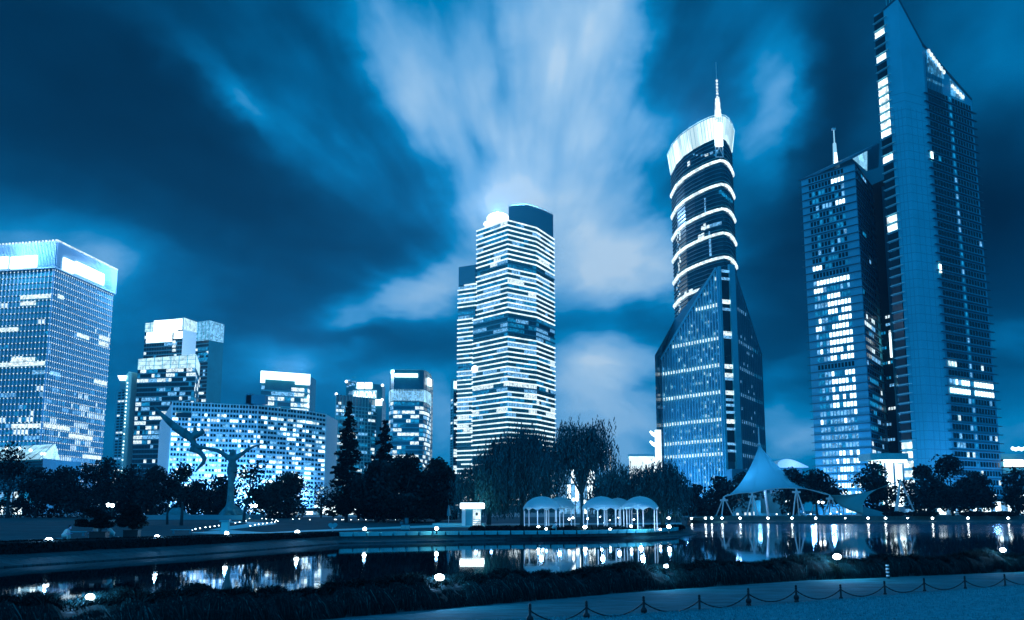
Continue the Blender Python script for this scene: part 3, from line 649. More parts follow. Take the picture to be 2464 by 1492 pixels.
# ---------------- 12 round-headed tower with a mast and a pointed glass base
def mast_tower():
    rnd = random.Random(61); Yc = 655
    o9 = [(1615.5, 472), (1624.5, 447), (1646, 428.6), (1668, 414.8), (1697, 399), (1717, 391.5), (1733, 387.5), (1741, 388.5), (1748, 393), (1757, 404), (1762.4, 421)]
    Zr = V(1733, 387.5, Yc).z; P = [v2(RZ(x, y, Zr)) for x, y in o9]
    P[1:-1] = [(P[i - 1] + P[i] * 2 + P[i + 1]) / 4 if i != 6 else P[i] for i in range(1, len(P) - 1)]
    c = (P[0] + P[-1]) / 2; Q = P + [2 * c - p for p in P[1:-1]]
    root = broot('mast_tower', 'round-headed tower ringed with light, with a glowing crown and a tall mast', P[6])
    zc0 = V(1733, 331, Yc).z; zc1 = V(1733, 281, Yc).z
    dk = mat('shaft_glass', tint(.07, .01, .38), .15, 0, .3, .1, spec=.7)
    mb = MB(); mb.prism(Q, GZ + 60, zc0, 0); mb.build('shaft', [dk], root, smooth=False)
    def ring(z0, z1, o, name, m, sel=None, gap=None):
        mb = MB(); n = len(Q)
        out = []
        for i in range(n):
            a, b = Q[i - 1], Q[(i + 1) % n]; t = (b - a).normalized(); out.append(Q[i] + Vector((t.y, -t.x)) * o)
        for i in range(n):
            if gap is not None and i in gap: continue
            j = (i + 1) % n
            mb.hexa([(*out[i], z0), (*out[j], z0), (*Q[j], z0), (*Q[i], z0), (*out[i], z1), (*out[j], z1), (*Q[j], z1), (*Q[i], z1)])
        return mb.build(name, [m], root)
    ys = [387, 444, 503, 561, 619, 681, 740]; zs = [V(1733, y, Yc).z for y in ys]
    m_ring = emis('ring_light', WHT, 1.5, .45, .5)
    for z in zs: ring(z - .7, z + .7, 1.2, 'light_ring', m_ring)
    allz = [zc0] + zs
    for a, b in zip(allz, allz[1:]):
        for k in range(1, 6):
            z = a + (b - a) * k / 6; ring(z - .14, z + .14, .5, 'floor_ring', m_dark_ring)
    # scattered lit rooms on the shaft
    items = []; FS = [Face(Q[i], Q[i + 1]) for i in range(10)]
    def at(px, py, w, h, mi):
        best = None
        for F in FS:
            s, z = F.hit(px, py)
            if -.01 <= s <= F.L + .01 and F.n.y < 0: best = (F, s, z)
        if best:
            F, s, z = best; items.append((F, max(0, s - w / 2), min(F.L, s + w / 2), z - h / 2, z + h / 2, .1, .35, mi))
    for px, py, w, h, mi in [(1657, 394, 3, 3, 3), (1700, 373, 3, 1.6, 3), (1712, 368, 3, 1.6, 2), (1725, 365, 2, 2, 2)] + [(1697 + .2 * k, 478 + k * 6, 2.2, 1.2, 2) for k in range(6)] + [(1695 - k * .1, 541 + k * 5, 2, 1.4, 3) for k in range(3)] + \
        [(1690 + k * 7, 549 - k * 2, 2.4, 2.2, 3 if k < 3 else 2) for k in range(7)] + [(1683, 570, 3, 2.5, 3), (1691, 567, 3, 3, 3), (1706, 562, 1.6, 2.4, 2)] + [(1708 + k * .3, 578 + k * 7, 1.8, 1.6, 2) for k in range(6)] + \
        [(1632 + rnd.uniform(-4, 5), 562 + k * 5.2, 1.6, 1.3, rnd.choice((2, 3, 3))) for k in range(42)] + [(1636, 560, 1.5, 4, 3), (1636, 570, 1.5, 4, 3), (1650, 707, 5, 3.5, 3), (1662, 702, 5, 3.5, 3)] + \
        [(1733 + k * 4.5, 462 + k * 4, 2.2, 2.5, 1) for k in range(7)] + [(1690 + rnd.uniform(-30, 40), 372 + rnd.uniform(0, 6), 1.8, .8, rnd.choice((1, 2))) for k in range(8)]: at(px, py, w, h, mi)
    place(root, 'window', items, WM)
    # flared glowing crown
    n = len(Q); lo = []; hi = []
    for i in range(n):
        a, b = Q[i - 1], Q[(i + 1) % n]; t = (b - a).normalized(); nn = Vector((t.y, -t.x)); lo.append(Q[i] + nn * .4); hi.append(Q[i] + nn * 2.2)
    mb = MB()
    for i in range(n):
        j = (i + 1) % n; mb.quad((*lo[i], zc0), (*lo[j], zc0), (*hi[j], zc1), (*hi[i], zc1))
        mb.quad((*hi[i], zc1), (*hi[j], zc1), (*((hi[j] - c) * .93 + c), zc1), (*((hi[i] - c) * .93 + c), zc1))
    mb.poly([(*p, zc0) for p in reversed(lo)]); mb.poly([(*((p - c) * .93 + c), zc1 - .5) for p in hi])
    mb.build('glowing_crown', [emis('crown_glow', (.62, .9, 1), 1.5, .45, .12, stretch=(1, 1, .15))], root)
    mb = MB()
    for i in range(n):
        for k in range(3):
            t = k / 3; j = (i + 1) % n; a = lo[i].lerp(lo[j], t); b = hi[i].lerp(hi[j], t); mb.tube([(*a, zc0), (*((b - c) * 1.004 + c), zc1 + .3)], .16, 4)
    mb.build('crown_rib', [m_fin], root)
    mb = MB()
    for i in range(n): j = (i + 1) % n; mb.tube([(*((hi[i] - c) * 1.004 + c), zc1 + .8), (*((hi[j] - c) * 1.004 + c), zc1 + .8)], .3, 5)
    mb.build('crown_rail', [m_bandm], root)
    glow(root, (c.x, c.y, zc1 + 12), 450000)
    # mast rising from the front corner
    F = FS[5]; mp = P[6] + Vector((-1.0, -2.2)); y = mp.y
    def zat(py, px=1733): return V(px, py, y).z
    mb = MB(); mb.box(-2.4, 2.4, -1.2, 1.2, zat(352), zat(296), 0, 0, (mp.x, mp.y, 0)); mb.build('mast_base', [m_hot], root)
    mb = MB()
    for sx in (-1, 1):
        mb.tube([(mp.x + sx * 2.3, y, zat(378)), (mp.x + sx * 2.3, y, zat(352))], .35, 6); mb.tube([(mp.x + sx * 2.3, y, zat(376)), (mp.x, y, zat(354))], .25, 6)
    mb.tube([(mp.x - 2.3, y, zat(378)), (mp.x + 2.3, y, zat(378))], .3, 6); mb.build('mast_bracket', [m_steel], root)
    mb = MB()
    for sx, sy in ((-1, -1), (1, -1), (1, 1), (-1, 1)): mb.tube([(mp.x + sx * 1.9, y + sy * 1.9, zat(300)), (mp.x + sx * .9, y + sy * .9, zat(236))], .3, 6)
    for k in range(7):
        w = 1.9 - k * .14; z = zat(296 - k * 9); mb.tube([(mp.x - w, y - w, z), (mp.x + w, y - w, z - 1)], .2, 5)
    mb.build('mast_lattice', [m_bri], root)
    mb = MB(); mb.lathe((mp.x, y, zat(280)), [(1.4, 0), (1.2, zat(240) - zat(280))], 10); mb.build('mast_lower_tube', [m_hot], root)
    mb = MB(); mb.lathe((mp.x, y, zat(240)), [(.75, 0), (.5, (zat(195) - zat(240)) * 1.0), (.2, (zat(190) - zat(240))), (.14, zat(150) - zat(240))], 8); mb.build('mast_upper_tube', [m_steel], root)
    for k in range(6): mb = MB(); mb.ball((mp.x, y - .4, zat(235 - k * 8)), .75, 8, 0, (1, 1, 1.3)); mb.build('mast_lamp', [m_bri], root)
    # ---- pointed base block
    Zb = V(1735, 879.4, 640).z; Lp = v2(RZ(1590, 903, Zb)); Cl = v2(V(1735, 879.4, 640)); Cr = v2(RZ(1772, 882, Zb)); Rp = v2(RZ(1832, 911.6, Zb)); Lm = v2(RZ(1576, 896, Zb)); bkp = Lp + (Rp - Cr) * 1.1
    FLf = Face(Lp, Cl); FRf = Face(Cr, Rp)
    zap = FLf.hit(1727, 646)[1]; zsl = FLf.hit(1586, 872)[1]; zar = FRf.hit(1768, 654)[1]; zsr = FRf.hit(1829, 856)[1]
    bw = mat('base_glass', tint(.12, .02, .42), .2, 0, .3, .1, spec=.8)
    # the block is a closed solid whose slanted tops meet on the round shaft
    mid = (Lp + Rp) / 2 + Vector((0, 6))
    mb = MB(); mb.poly([(*Lp, GZ), (*Cl, GZ), (*Cl, zap), (*Lp, zsl)]); mb.poly([(*Cr, GZ), (*Rp, GZ), (*Rp, zsr), (*Cr, zar)])
    mb.poly([(*Cl, GZ), (*Cr, GZ), (*Cr, zar), (*Cl, zap)])
    mb.poly([(*Rp, GZ), (*bkp, GZ), (*bkp, zsr), (*Rp, zsr)]); mb.poly([(*bkp, GZ), (*Lm, GZ), (*Lm, zsl + 2), (*bkp, zsr)]); mb.poly([(*Lm, GZ), (*Lp, GZ), (*Lp, zsl), (*Lm, zsl + 2)])
    zz = V(1625, 768, 672).z; k1 = v2(V(1624, 768, 672))
    mb.poly([(*Lp, zsl), (*Cl, zap), (*(k1), zz)]); mb.poly([(*Lm, zsl + 2), (*Lp, zsl), (*k1, zz)]); mb.poly([(*Cr, zar), (*Rp, zsr), (*bkp, zsr), (*mid, zar - 60)])
    mb.build('base_wall', [bw], root)
    mb = MB(); mb.poly([(*(Lm + Vector((0, -.3))), zsl + 2.4), (*(Lp + Vector((0, -.4))), zsl + .4), (*(Cl + Vector((-1, -.5))), zap + .3), (*(k1 + Vector((0, -.3))), zz + .4)]); mb.build('slanted_roof', [m_concd], root)
    mb = MB(); n = 22; m_pf = mat('base_fin', tint(.85, .08, .44), .4)
    for i in range(n + 1): s = FLf.L * i / n; FLf.box(mb, s - .34, s + .34, GZ, zsl + (zap - zsl) * i / n, 0, 1.4)
    mb.build('fin_screen', [m_pf], root)
    mb = MB(); n2 = 14
    for i in range(n2 + 1): s = FRf.L * i / n2; FRf.box(mb, s - .2, s + .2, GZ, zar + (zsr - zar) * i / n2, 0, .9)
    mb.build('side_fin_screen', [m_concd], root)
    mb = MB(); mb.tube([FLf.pt(0, zsl, 1.6), FLf.pt(FLf.L, zap, 1.6)], .8, 6); mb.build('roof_edge', [m_conc], root)
    mb = MB(); mb.tube([FRf.pt(0, zar, .9), FRf.pt(FRf.L, zsr, .9)], .5, 6); mb.build('roof_edge', [m_concd], root)
    items = []; fh = 4.05; nfl = int((zap - GZ) / fh)
    bands = [V(1735, y, 640).z for y in (646 + 20, 727, 812, 879.4, 946, 1014, 1066, 1085)]
    tl = lambda s: zsl + (zap - zsl) * s / FLf.L - 1.5
    for r in range(nfl):
        z = GZ + r * fh; isb = any(abs(z + 2 - b) < fh / 2 for b in bands); fr = r / nfl
        for c in range(n):
            s0 = FLf.L * (c + .20) / n; s1 = FLf.L * (c + .80) / n
            if z + fh > tl((s0 + s1) / 2): continue
            pr = rnd.random(); dens = (.95 if fr < .35 else .62) * (.5 + .8 * c / n)
            if isb: items.append((FLf, s0, s1, z + 1.3, z + fh - .9, 0, .8, 3))
            elif pr < dens:
                m = rnd.random(); k0 = rnd.choice((.4, .4, 1.8)); items.append((FLf, s0 + rnd.uniform(0, .5), s1 - rnd.uniform(0, .5), z + k0, z + k0 + rnd.uniform(1.0, 2.0), 0, .3, 3 if m < (.35 if fr > .4 else .5) else 2 if m < .7 else 1))
    tr = lambda s: zar + (zsr - zar) * s / FRf.L - 1.5
    for r in range(nfl):
        z = GZ + r * fh; isb = any(abs(z + 2 - b) < fh / 2 for b in bands)
        for c in range(n2):
            s0 = FRf.L * (c + .2) / n2; s1 = FRf.L * (c + .8) / n2
            if z + fh > tr(s1): continue
            if isb: items.append((FRf, s0, s1, z + .8, z + 2.8, 0, .25, 2 if c < 9 else 1))
            elif rnd.random() < .05: items.append((FRf, s0, s1, z + .8, z + 2.4, 0, .25, 2))
    place(root, 'window', items, WM, 98)
    # corner bay with lit landings between two piers
    FB = Face(Cl, Cr); s1 = FB.hit(1759, 882)[0]
    mb = MB(); FB.box(mb, s1, FB.L, GZ + 18, zar + 3, 0, 2.0); mb.build('corner_pier', [m_conc], root)
    mb = MB(); FB.box(mb, -.6, .9, GZ + 18, zap + 1, 0, 2.0); mb.build('corner_pier', [m_conc], root)
    mb = MB(); FB.box(mb, 0, s1, GZ + 30, zap - 2, .02, .6); mb.build('bay_glass', [m_glass], root)
    for k, y in enumerate((654, 672, 727, 745, 803, 812, 882, 903, 912, 945, 962, 975, 992, 1014, 1032, 1068, 1085)):
        z = FB.hit(1745, y)[1]; hot = k in (2, 4, 6, 7, 9, 13); mb = MB(); FB.box(mb, 1.0, s1 - .1, z - (1.2 if hot else .7), z + (1.2 if hot else .7), .6, 1.6); mb.build('bay_landing', [m_bri if hot else m_mid], root)
    mb = MB(); FB.box(mb, -.6, FB.L, GZ, GZ + 18, 0, 1.2); mb.build('corner_plinth', [m_concd], root)
    # podium
    for k in (.1, .4, .7, .95): facade_fill(root, FLf.pt(FLf.L * k, 9, 28), 19000, 1)
    p = V(1760, 1128, 620); q = V(1850, 1128, 640); mb = MB(); mb.prism([(p.x, p.y), (q.x, q.y), (q.x, q.y + 40), (p.x, p.y + 20)], GZ, p.z, 0); mb.build('podium', [m_concd], root)
    G = Face((p.x, p.y), (q.x, q.y)); mb = MB()
    for k in range(5): G.box(mb, 0, G.L, GZ + 3 + k * 3.4, GZ + 4.6 + k * 3.4, .02, .3)
    mb.build('podium_louvre', [m_conc], root)
    mb = MB(); G.box(mb, 1, 6, GZ + 12, GZ + 16, .32, .6); G.box(mb, 1, 8, GZ + 5, GZ + 9, .32, .6); mb.build('podium_window', [m_bri], root)
m_dark_ring = mat('ring_edge', tint(.35, .02, .42), .4)
mast_tower()
# ---------------- 13 twin bank towers
m_linkg = mat('link_glass', tint(.03, .02, .42), .5, spec=.2)
def stone_towers():
    rnd = random.Random(71)
    a = V(2055, 393, 520); Z = a.z; A = v2(a); L = v2(RZ(1927, 433, Z)); S = v2(V(2113, 700, 562));
    root = broot('ledged_tower', 'stone tower of ledged floors and punched windows beside the taller blade tower', L)
    wl = mat('ledged_stone', tint(.66, .03, .42), .6, 0, .12, .05)
    mb = MB(); mb.prism([L, A, S, L + Vector((L.x / L.y * 46 + 1, 46))], GZ, Z, 0); mb.build('wall', [wl], root)
    F = Face(L, A); FSd = Face(A, S); nfl = 44; fh = (Z - GZ) / nfl; items = []; nc = 11; m0 = F.L * .13; m1 = F.L * .20
    m_ledge = mat('ledge', tint(.16, .02, .40), .5)
    lm = MB()
    for r in range(1, nfl + 1):
        z = GZ + r * fh; F.box(lm, -1.2, F.L, z - .25, z, 0, .9); FSd.box(lm, .1, FSd.L, z - .25, z, 0, .9)
    lm.build('ledge', [m_ledge], root)
    for r in range(nfl):
        z = GZ + r * fh; py = 1228 - (z - H) * 5.0
        frp = r / nfl
        for c in range(nc):
            s0 = m0 + (F.L - m0 - m1) * (c + .2) / nc; s1 = m0 + (F.L - m0 - m1) * (c + .85) / nc; p = rnd.random(); mi = 0
            rowt = nfl - 1 - r
            if rowt == 0: mi = 0
            elif rowt == 1: mi = 4 if c in (7, 8, 9, 10) or (c == 6 and p < .5) else 0
            elif rowt in (4,): mi = 4 if c in (8, 9, 10) else (2 if p < .4 else 0)
            elif rowt == 12: mi = 4 if c < 3 else (1 if p < .5 else 0)
            elif rowt in (13, 25): mi = 0
            elif rowt == 15: mi = 4 if c < 3 else 2 if p < .5 else 1
            elif 13 < rowt < 25: mi = 4 if (c > 3 and p < .80) or p < .15 else (2 if p < .5 else 1)
            elif rowt < 13: mi = (2 if p < .12 else 1 if p < .4 else 0) if c > 0 else 0
            elif rowt < 31: mi = 4 if c > 3 and p < .75 else 2 if p < .5 else 1
            elif rowt < 36: mi = 2 if p < .75 else 4 if p < .85 else 1
            else: mi = 4 if p < .6 and c > 3 else 2
            items.append((F, s0, s1, z + fh * .22, z + fh * .78, 0, .12, mi))
    for r in range(nfl):
        z = GZ + r * fh; row = runs(8, lambda c: (.45 if r < 26 else .08, .2), rnd, .5)
        for c in range(8): items.append((FSd, FSd.L * (c + .5) / 10, FSd.L * (c + 1.2) / 10, z + fh * .25, z + fh * .75, 0, .1, row[c] if c < 6 or r < 20 else 0))
    place(root, 'window', items, WM, 99)
    # sloping canopy roof and glowing glass wedge, mast
    zt = V(2115, 343, 540).z; Bk = v2(V(2112, 343, 540))
    mb = MB(); mb.poly([F.pt(0, Z + .3, .5), F.pt(F.L, V(2052, 375, A.y).z, .5), (Bk.x, Bk.y, zt), (L.x + L.x / L.y * 40 + 3, L.y + 40, Z + 2)]); o = mb.build('sloping_roof', [m_concd], root); sm = o.modifiers.new('s', 'SOLIDIFY'); sm.thickness = 1.2
    zg = V(2112, 400, 524).z
    mb = MB(); mb.poly([V(2053, 382, 521), V(2086, 411, 531), V(2086, 361, 531)]); o = mb.build('glass_wedge', [emis('wedge_glow', (.25, .65, .95), 1.1, .5, .3)], root); sm = o.modifiers.new('s', 'SOLIDIFY'); sm.thickness = .5
    mb = MB(); mb.poly([V(2086, 411, 531), V(2113, 403, 539), V(2116, 345, 539), V(2086, 361, 531)]); o = mb.build('dim_glass_wedge', [m_glassb], root); sm = o.modifiers.new('s', 'SOLIDIFY'); sm.thickness = .5
    for k in (.15, .5, .85): facade_fill(root, F.pt(F.L * k, 9, 24), 15000, 1)
    mp = v2(V(2010, 397, 540)); z0 = V(2010, 400, 540).z; z1 = V(2010, 309, 540).z
    mb = MB(); mb.lathe((mp.x, mp.y, z0), [(1.3, 0), (.9, (z1 - z0) * .6), (.35, (z1 - z0) * .62), (.3, z1 - z0)], 10); mb.build('mast', [emis('mast_glow', (.3, .7, 1), 1.0)], root)
    mb = MB(); mb.box(-.9, .9, -.9, .9, z1 - 1, z1, 0, 0, (mp.x, mp.y, 0)); mb.lathe((mp.x, mp.y, z0 - 2), [(2.0, 0), (2.0, 2.5)], 10); mb.build('mast_fitting', [m_steel], root)
    mb = MB(); mb.lathe((mp.x, mp.y - .9, z0 + .5), [(1.1, 0), (.7, 6.5)], 8); mb.build('mast_light', [m_hot], root)
    # ---------- tall one
    Ys = 480; seam = V(2209, 712, Ys); Zr = seam.z; Sm = v2(seam); S0 = v2(V(2146, 712, 492)); S1 = v2(V(2171, 712, 485)); Br = v2(V(2262, 712, 487)); Cr = v2(V(2375, 712, 513)); bk = Vector((2, 46))
    root = broot('blade_tower', 'tallest stone tower with a knife-edge slanted roof and a column of large corner windows', Sm)
    def ztop(P, px, py): return V(px, py, P.y).z
    z0t = ztop(S0, 2101, 36); z1t = ztop(S1, 2122, 25); zs = ztop(Sm, 2158, -4); zb = ztop(Br, 2220, 106); zcR = ztop(Cr, 2335, 242)
    st = mat('blade_stone', tint(.72, .03, .45), .5, 0, .14, .03, bump=.04, bscale=.6); st2 = mat('grid_stone', tint(.60, .02, .42), .6)
    mb = MB(); mb.prism([S1, Sm, Br, Br + bk, S1 + Vector((S1.x / S1.y * 46 + 1, 46))], GZ, [z1t, zs, zb, zb - 20, z1t - 20], 0); mb.build('blade_wall', [st], root)
    mb = MB(); mb.prism([Br + Vector((.05, .4)), Cr, Cr + bk, Br + bk], GZ, [zb - 1, zcR, zcR - 10, zb - 12], 0); mb.build('grid_wall', [st2], root)
    mb = MB(); mb.prism([S0, S1 + Vector((-.05, .4)), S1 + Vector((S1.x / S1.y * 46, 46)), S0 + Vector((S0.x / S0.y * 46 + .5, 46))], GZ, [z0t, z1t - .5, z1t - 14, z0t - 14], 0); mb.build('window_column', [st2], root)
    # panel joints
    mb = MB()
    for F in (Face(S1, Sm), Face(Sm, Br)):
        z = GZ
        while z < 200: F.box(mb, .0, F.L, z, z + .3, 0, .03); z += 4.05
        for k in range(1, 4): F.box(mb, F.L * k / 4 - .12, F.L * k / 4 + .12, GZ, 190, 0, .035)
    mb.build('panel_joint', [mat('joint', tint(.54, .03, .43), .6)], root)
    for F, k in ((Face(S1, Sm), .5), (Face(Sm, Br), .5), (Face(Br, Cr), .3), (Face(Br, Cr), .8)): facade_fill(root, F.pt(F.L * k, 20, 26), 10000, 1)
    FW_ = Face(S0, S1); items = []; ledge = MB(); fh = 4.2
    z = z0t - 4.6; k = 0
    litk = {2: 3, 5: 3, 8: 4, 9: 4, 10: 4, 11: 4, 12: 4, 13: 4, 14: 4, 17: 4, 24: 4, 25: 4}
    while z > GZ + 4:
        zz = z - k * 0
        items.append((FW_, .15, FW_.L - .3, z + .2, z + 3.1, 0, .3, 4 if z < 32 else litk.get(k, 0)))
        FW_.box(ledge, -.2, FW_.L + 2.6, z - .55, z - .3, 0, .9); z -= fh; k += 1
    ledge.build('ledge', [m_fin], root)
    m_lw = emis('corner_window_lit', WHT, 1.8, .6, .45)
    place(root, 'corner_window', items, [m_glass, m_dim, m_mid, m_lw, m_lw], 95)
    FC = Face(Br + Vector((.05, .0)), Cr); items = []; nfl = int((zb - GZ) / 4.1); lm = MB(); zt = lambda s: zb - 2 + (zcR - zb) * s / FC.L
    fh = 4.1
    for r in range(nfl):
        z = GZ + r * fh
        smax = FC.L if z + fh < zcR - 1 else max(0, FC.L * (z + fh - zb + 2) / (zcR - zb))
        if z > zcR - 6: continue
        FC.box(lm, -1.8, min(FC.L + 2.2, smax + 2.2), z - .22, z + .1, 0, 1.1)
        py = 1228 - (z - H) * 5.2
        for gi, (g0, g1, n) in enumerate(((.05, .47, 7), (.55, .97, 7))):
            row = runs(n, lambda c: (.10 if r > 16 else .35, .5), rnd, .6)
            for c in range(n):
                s0 = FC.L * (g0 + (g1 - g0) * (c + .18) / n); s1 = FC.L * (g0 + (g1 - g0) * (c + .85) / n)
                if s1 > smax: continue
                mi = 0 if rnd.random() < (.92 if r > 16 else .70) else row[c]
                if r in (13, 14): mi = 4 if (r == 14 and gi == 1) or (r == 13 and rnd.random() < .9) or (r == 14 and rnd.random() < .4) else 2
                if r == 15: mi = 0
                items.append((FC, s0, s1, z + fh * .25, z + fh * .80, 0, .12, mi))
        if FC.L * .54 < smax: items.append((FC, FC.L * .495, FC.L * .525, z + fh * .3, z + fh * .8, 0, .14, 2 if rnd.random() < .3 else 1))
    lm.build('ledge', [m_ledge], root)
    place(root, 'window', items, WM, 99)
    for (x, y, mi) in ((2237, 374, 4), (2256, 645, 4)):
        s, zz = FC.hit(x, y); mb = MB(); FC.box(mb, max(.3, s - .8), max(.3, s - .8) + 1.7, zz - 2, zz + 2, .15, .4); mb.build('single_lit_window', [m_hot], root)
    # gridded lit truss under the slanted roof
    def tri(x0, x1, y0, ya, yb, name, m, o=.2):
        s0, za = FC.hit(x0, ya); s1, zb_ = FC.hit(x1, yb); zl = FC.hit(x0, y0)[1]
        mb = MB(); mb.poly([FC.pt(s0, zl, o), FC.pt(s1, zl, o), FC.pt(s1, max(zb_, zl + .3), o), FC.pt(s0, za, o)]); ob = mb.build(name, [m], root); sm = ob.modifiers.new('s', 'SOLIDIFY'); sm.thickness = .15
    m_tr = emis('truss_glow', (.06, .38, .75), .9, .7, .5)
    tri(2228, 2267, 172, 118, 160, 'lit_truss_window', m_tr); tri(2284, 2318, 228, 190, 226, 'lit_truss_window', m_tr)
    for x0, y0, x1, y1, n in ((2230, 116, 2266, 166, 7), (2287, 200, 2312, 226, 5)):
        for k in range(n):
            s, zz = FC.hit(x0 + (x1 - x0) * k / (n - 1), y0 + (y1 - y0) * k / (n - 1) + 4); mb = MB(); mb.ball(FC.pt(s, zz - 1, .8), .85, 8, 0, (1, .5, 1.4)); mb.build('truss_light', [m_bri], root)
    mb = MB()
    for k in range(11): s = FC.L * (.03 + .30 * k / 10); s0, zz = s, zt(s) - 2; FC.box(mb, s, s + .3, zt(0) - 36 + 8, zz, .36, .55)
    mb.build('truss_bar', [m_ledge], root)
    for yy, mi in ((196, 2),):
        s0, z1 = FC.hit(2229, yy - 8); s1, z0 = FC.hit(2268, yy + 8); mb = MB(); FC.box(mb, s0, s1, z0 , z1 - 1, .15, .3); mb.build('lit_floor', [m_tr], root)
    mb = MB(); mb.tube([FW_.pt(FW_.L, z1t, .5), (*Sm, zs + .5)], .4, 6); mb.tube([(*Sm, zs + .5), (*Br, zb + .5)], .5, 6); mb.tube([(*Br, zb + .3), (*Cr, zcR + .5)], .6, 6); mb.build('roof_coping', [m_ledge], root)
    mb = MB()
    for x in (2132, 2140, 2146): p = V(x, 12, 484); mb.tube([p + Vector((0, 0, -8)), p + Vector((0, 0, 6))], .12, 5)
    mb.build('aerial', [m_fin], root)
    # dark link between the pair
    lk0 = S + Vector((-2, 0)); a0 = A + Vector((8, 40)); 
    mb = MB(); z_l = V(2100, 420, 545).z; p0 = v2(V(2106, 700, 566)); p1 = v2(V(2150, 700, 552)); mb.prism([p0, p1, p1 + Vector((12, 30)), p0 + Vector((12, 30))], GZ, z_l, 0); mb.build('link_wall', [m_linkg], root)
    G = Face(p0, p1); items = []; grid(G, GZ, 110, 27, 7, rnd, lambda r, c: (.35, .15), items, .3, .35, .2, dark=False); place(root, 'link_window', items, WM, 60)
    mb = MB(); s = G.L * .82; G.box(mb, s, s + 1.0, GZ, z_l - 4, 0, 1.5); mb.build('link_column', [m_concd], root)
    mb = MB(); s_, zz = G.hit(2144, 800); G.box(mb, G.L - 4, G.L - 2.6, V(2144, 850, 540).z, V(2144, 790, 540).z, .2, 1.7); mb.build('link_light', [m_hot], root)
stone_towers()
# ================================================================== land, water, banks
def arr(pts): return np.array(pts, dtype=float)
T_ = []   # top edge of the far bank: pixel, height -> world point
for px, py, z in [(-220, 1352, .8), (0, 1336, .8), (240, 1323, .8), (480, 1311, .8), (640, 1301, .8), (720, 1296, .82), (815, 1290, .85), (1000, 1287, .85), (1200, 1285.5, .8), (1400, 1284, .8), (1550, 1281, .8), (1620, 1277, .8), (1640, 1273, .8)]:
    T_.append(RZ(px, py, z))
SH = [RZ(px, py, 0) for px, py in [(-220, 1386), (0, 1366), (240, 1350), (480, 1334), (640, 1322), (720, 1315), (815, 1308), (1000, 1304.5), (1200, 1299.5), (1400, 1296.5), (1560, 1293.5), (1640, 1290.5), (1676, 1286)]]
T_ += [V(1652, 1266, 230) * 1.0, V(1650, 1255, 290), V(1656, 1246, 352), V(1664, 1241.5, 377)] + [V(px, 1241.5, 377) for px in (1750, 1900, 2100, 2300, 2500, 2700)]
for i, z in ((13, 1.2), (14, 1.7), (15, 2.1)): T_[i].z = z
for i in range(16, len(T_)): T_[i].z = 2.3
SH += [RZ(1664, 1277, 0), RZ(1656, 1267, 0), RZ(1656, 1261, 0), RZ(1664, 1258, 0)] + [V(px, 1258, 365) for px in (1750, 1900, 2100, 2300, 2500, 2700)]
for p in SH: p.z = 0
AZ = lambda p: p.x / p.y
# lawn depth profile by azimuth
_faz = [AZ(p) for p in T_]
def Tat(az):
    for i in range(len(T_) - 1):
        if _faz[i] <= az <= _faz[i + 1]:
            k = (az - _faz[i]) / (_faz[i + 1] - _faz[i] + 1e-9); a, b = T_[i], T_[i + 1]; return a.y + (b.y - a.y) * k, a.z + (b.z - a.z) * k
    p = T_[0] if az < _faz[0] else T_[-1]; return p.y, p.z
def Bat(az): return (300.0, 2.45) if az < .17 else (430.0, 2.42)
def berm(az): return float(np.interp(az, [-.21, -.14], [.55, 0]))
def landz(x, y):
    az = x / y; ty, tz = Tat(az); by, bz = Bat(az); bm = berm(az)
    if y < ty + 2.2: return tz + bm * max(0, (y - ty) / 2.2)
    ty += 2.2; tz += bm
    return tz + (bz - tz) * max(0, min(1.3, (y - ty) / (by - ty)))
def G(px, py):
    d = ray(px, py); best = None; y = 60
    for k in range(800):
        y = 76 + k * .6; p = EYE + d * (y / d.y)
        ty, tz = Tat(AZ(p))
        if y >= ty - .5 and p.z <= landz(p.x, p.y): return Vector((p.x, p.y, landz(p.x, p.y)))
    p = EYE + d * (420 / d.y); return Vector((p.x, p.y, 2.42))
m_grass = mat('lawn_grass', tint(.13, .03, .46), .9, 0, .35, .25, bump=.6, bscale=3, spec=.1)
m_grassf = mat('near_lawn_grass', tint(.47, .03, .46), .95, 0, .45, 5.0, bump=1, bscale=14, spec=.05)
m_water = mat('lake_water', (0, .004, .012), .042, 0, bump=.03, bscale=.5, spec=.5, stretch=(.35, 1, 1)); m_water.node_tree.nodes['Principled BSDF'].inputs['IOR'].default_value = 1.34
m_stone = mat('embankment_stone', tint(.30, .03, .46), .75, 0, .3, .5, bump=.3, bscale=2)
m_pave = mat('paving', tint(.60, .05, .48), .7, 0, .15, .4)
m_pavel = mat('light_paving', tint(.85, .12, .55), .6, 0, .1, .4)
def structure(o): o['kind'] = 'structure'; return o
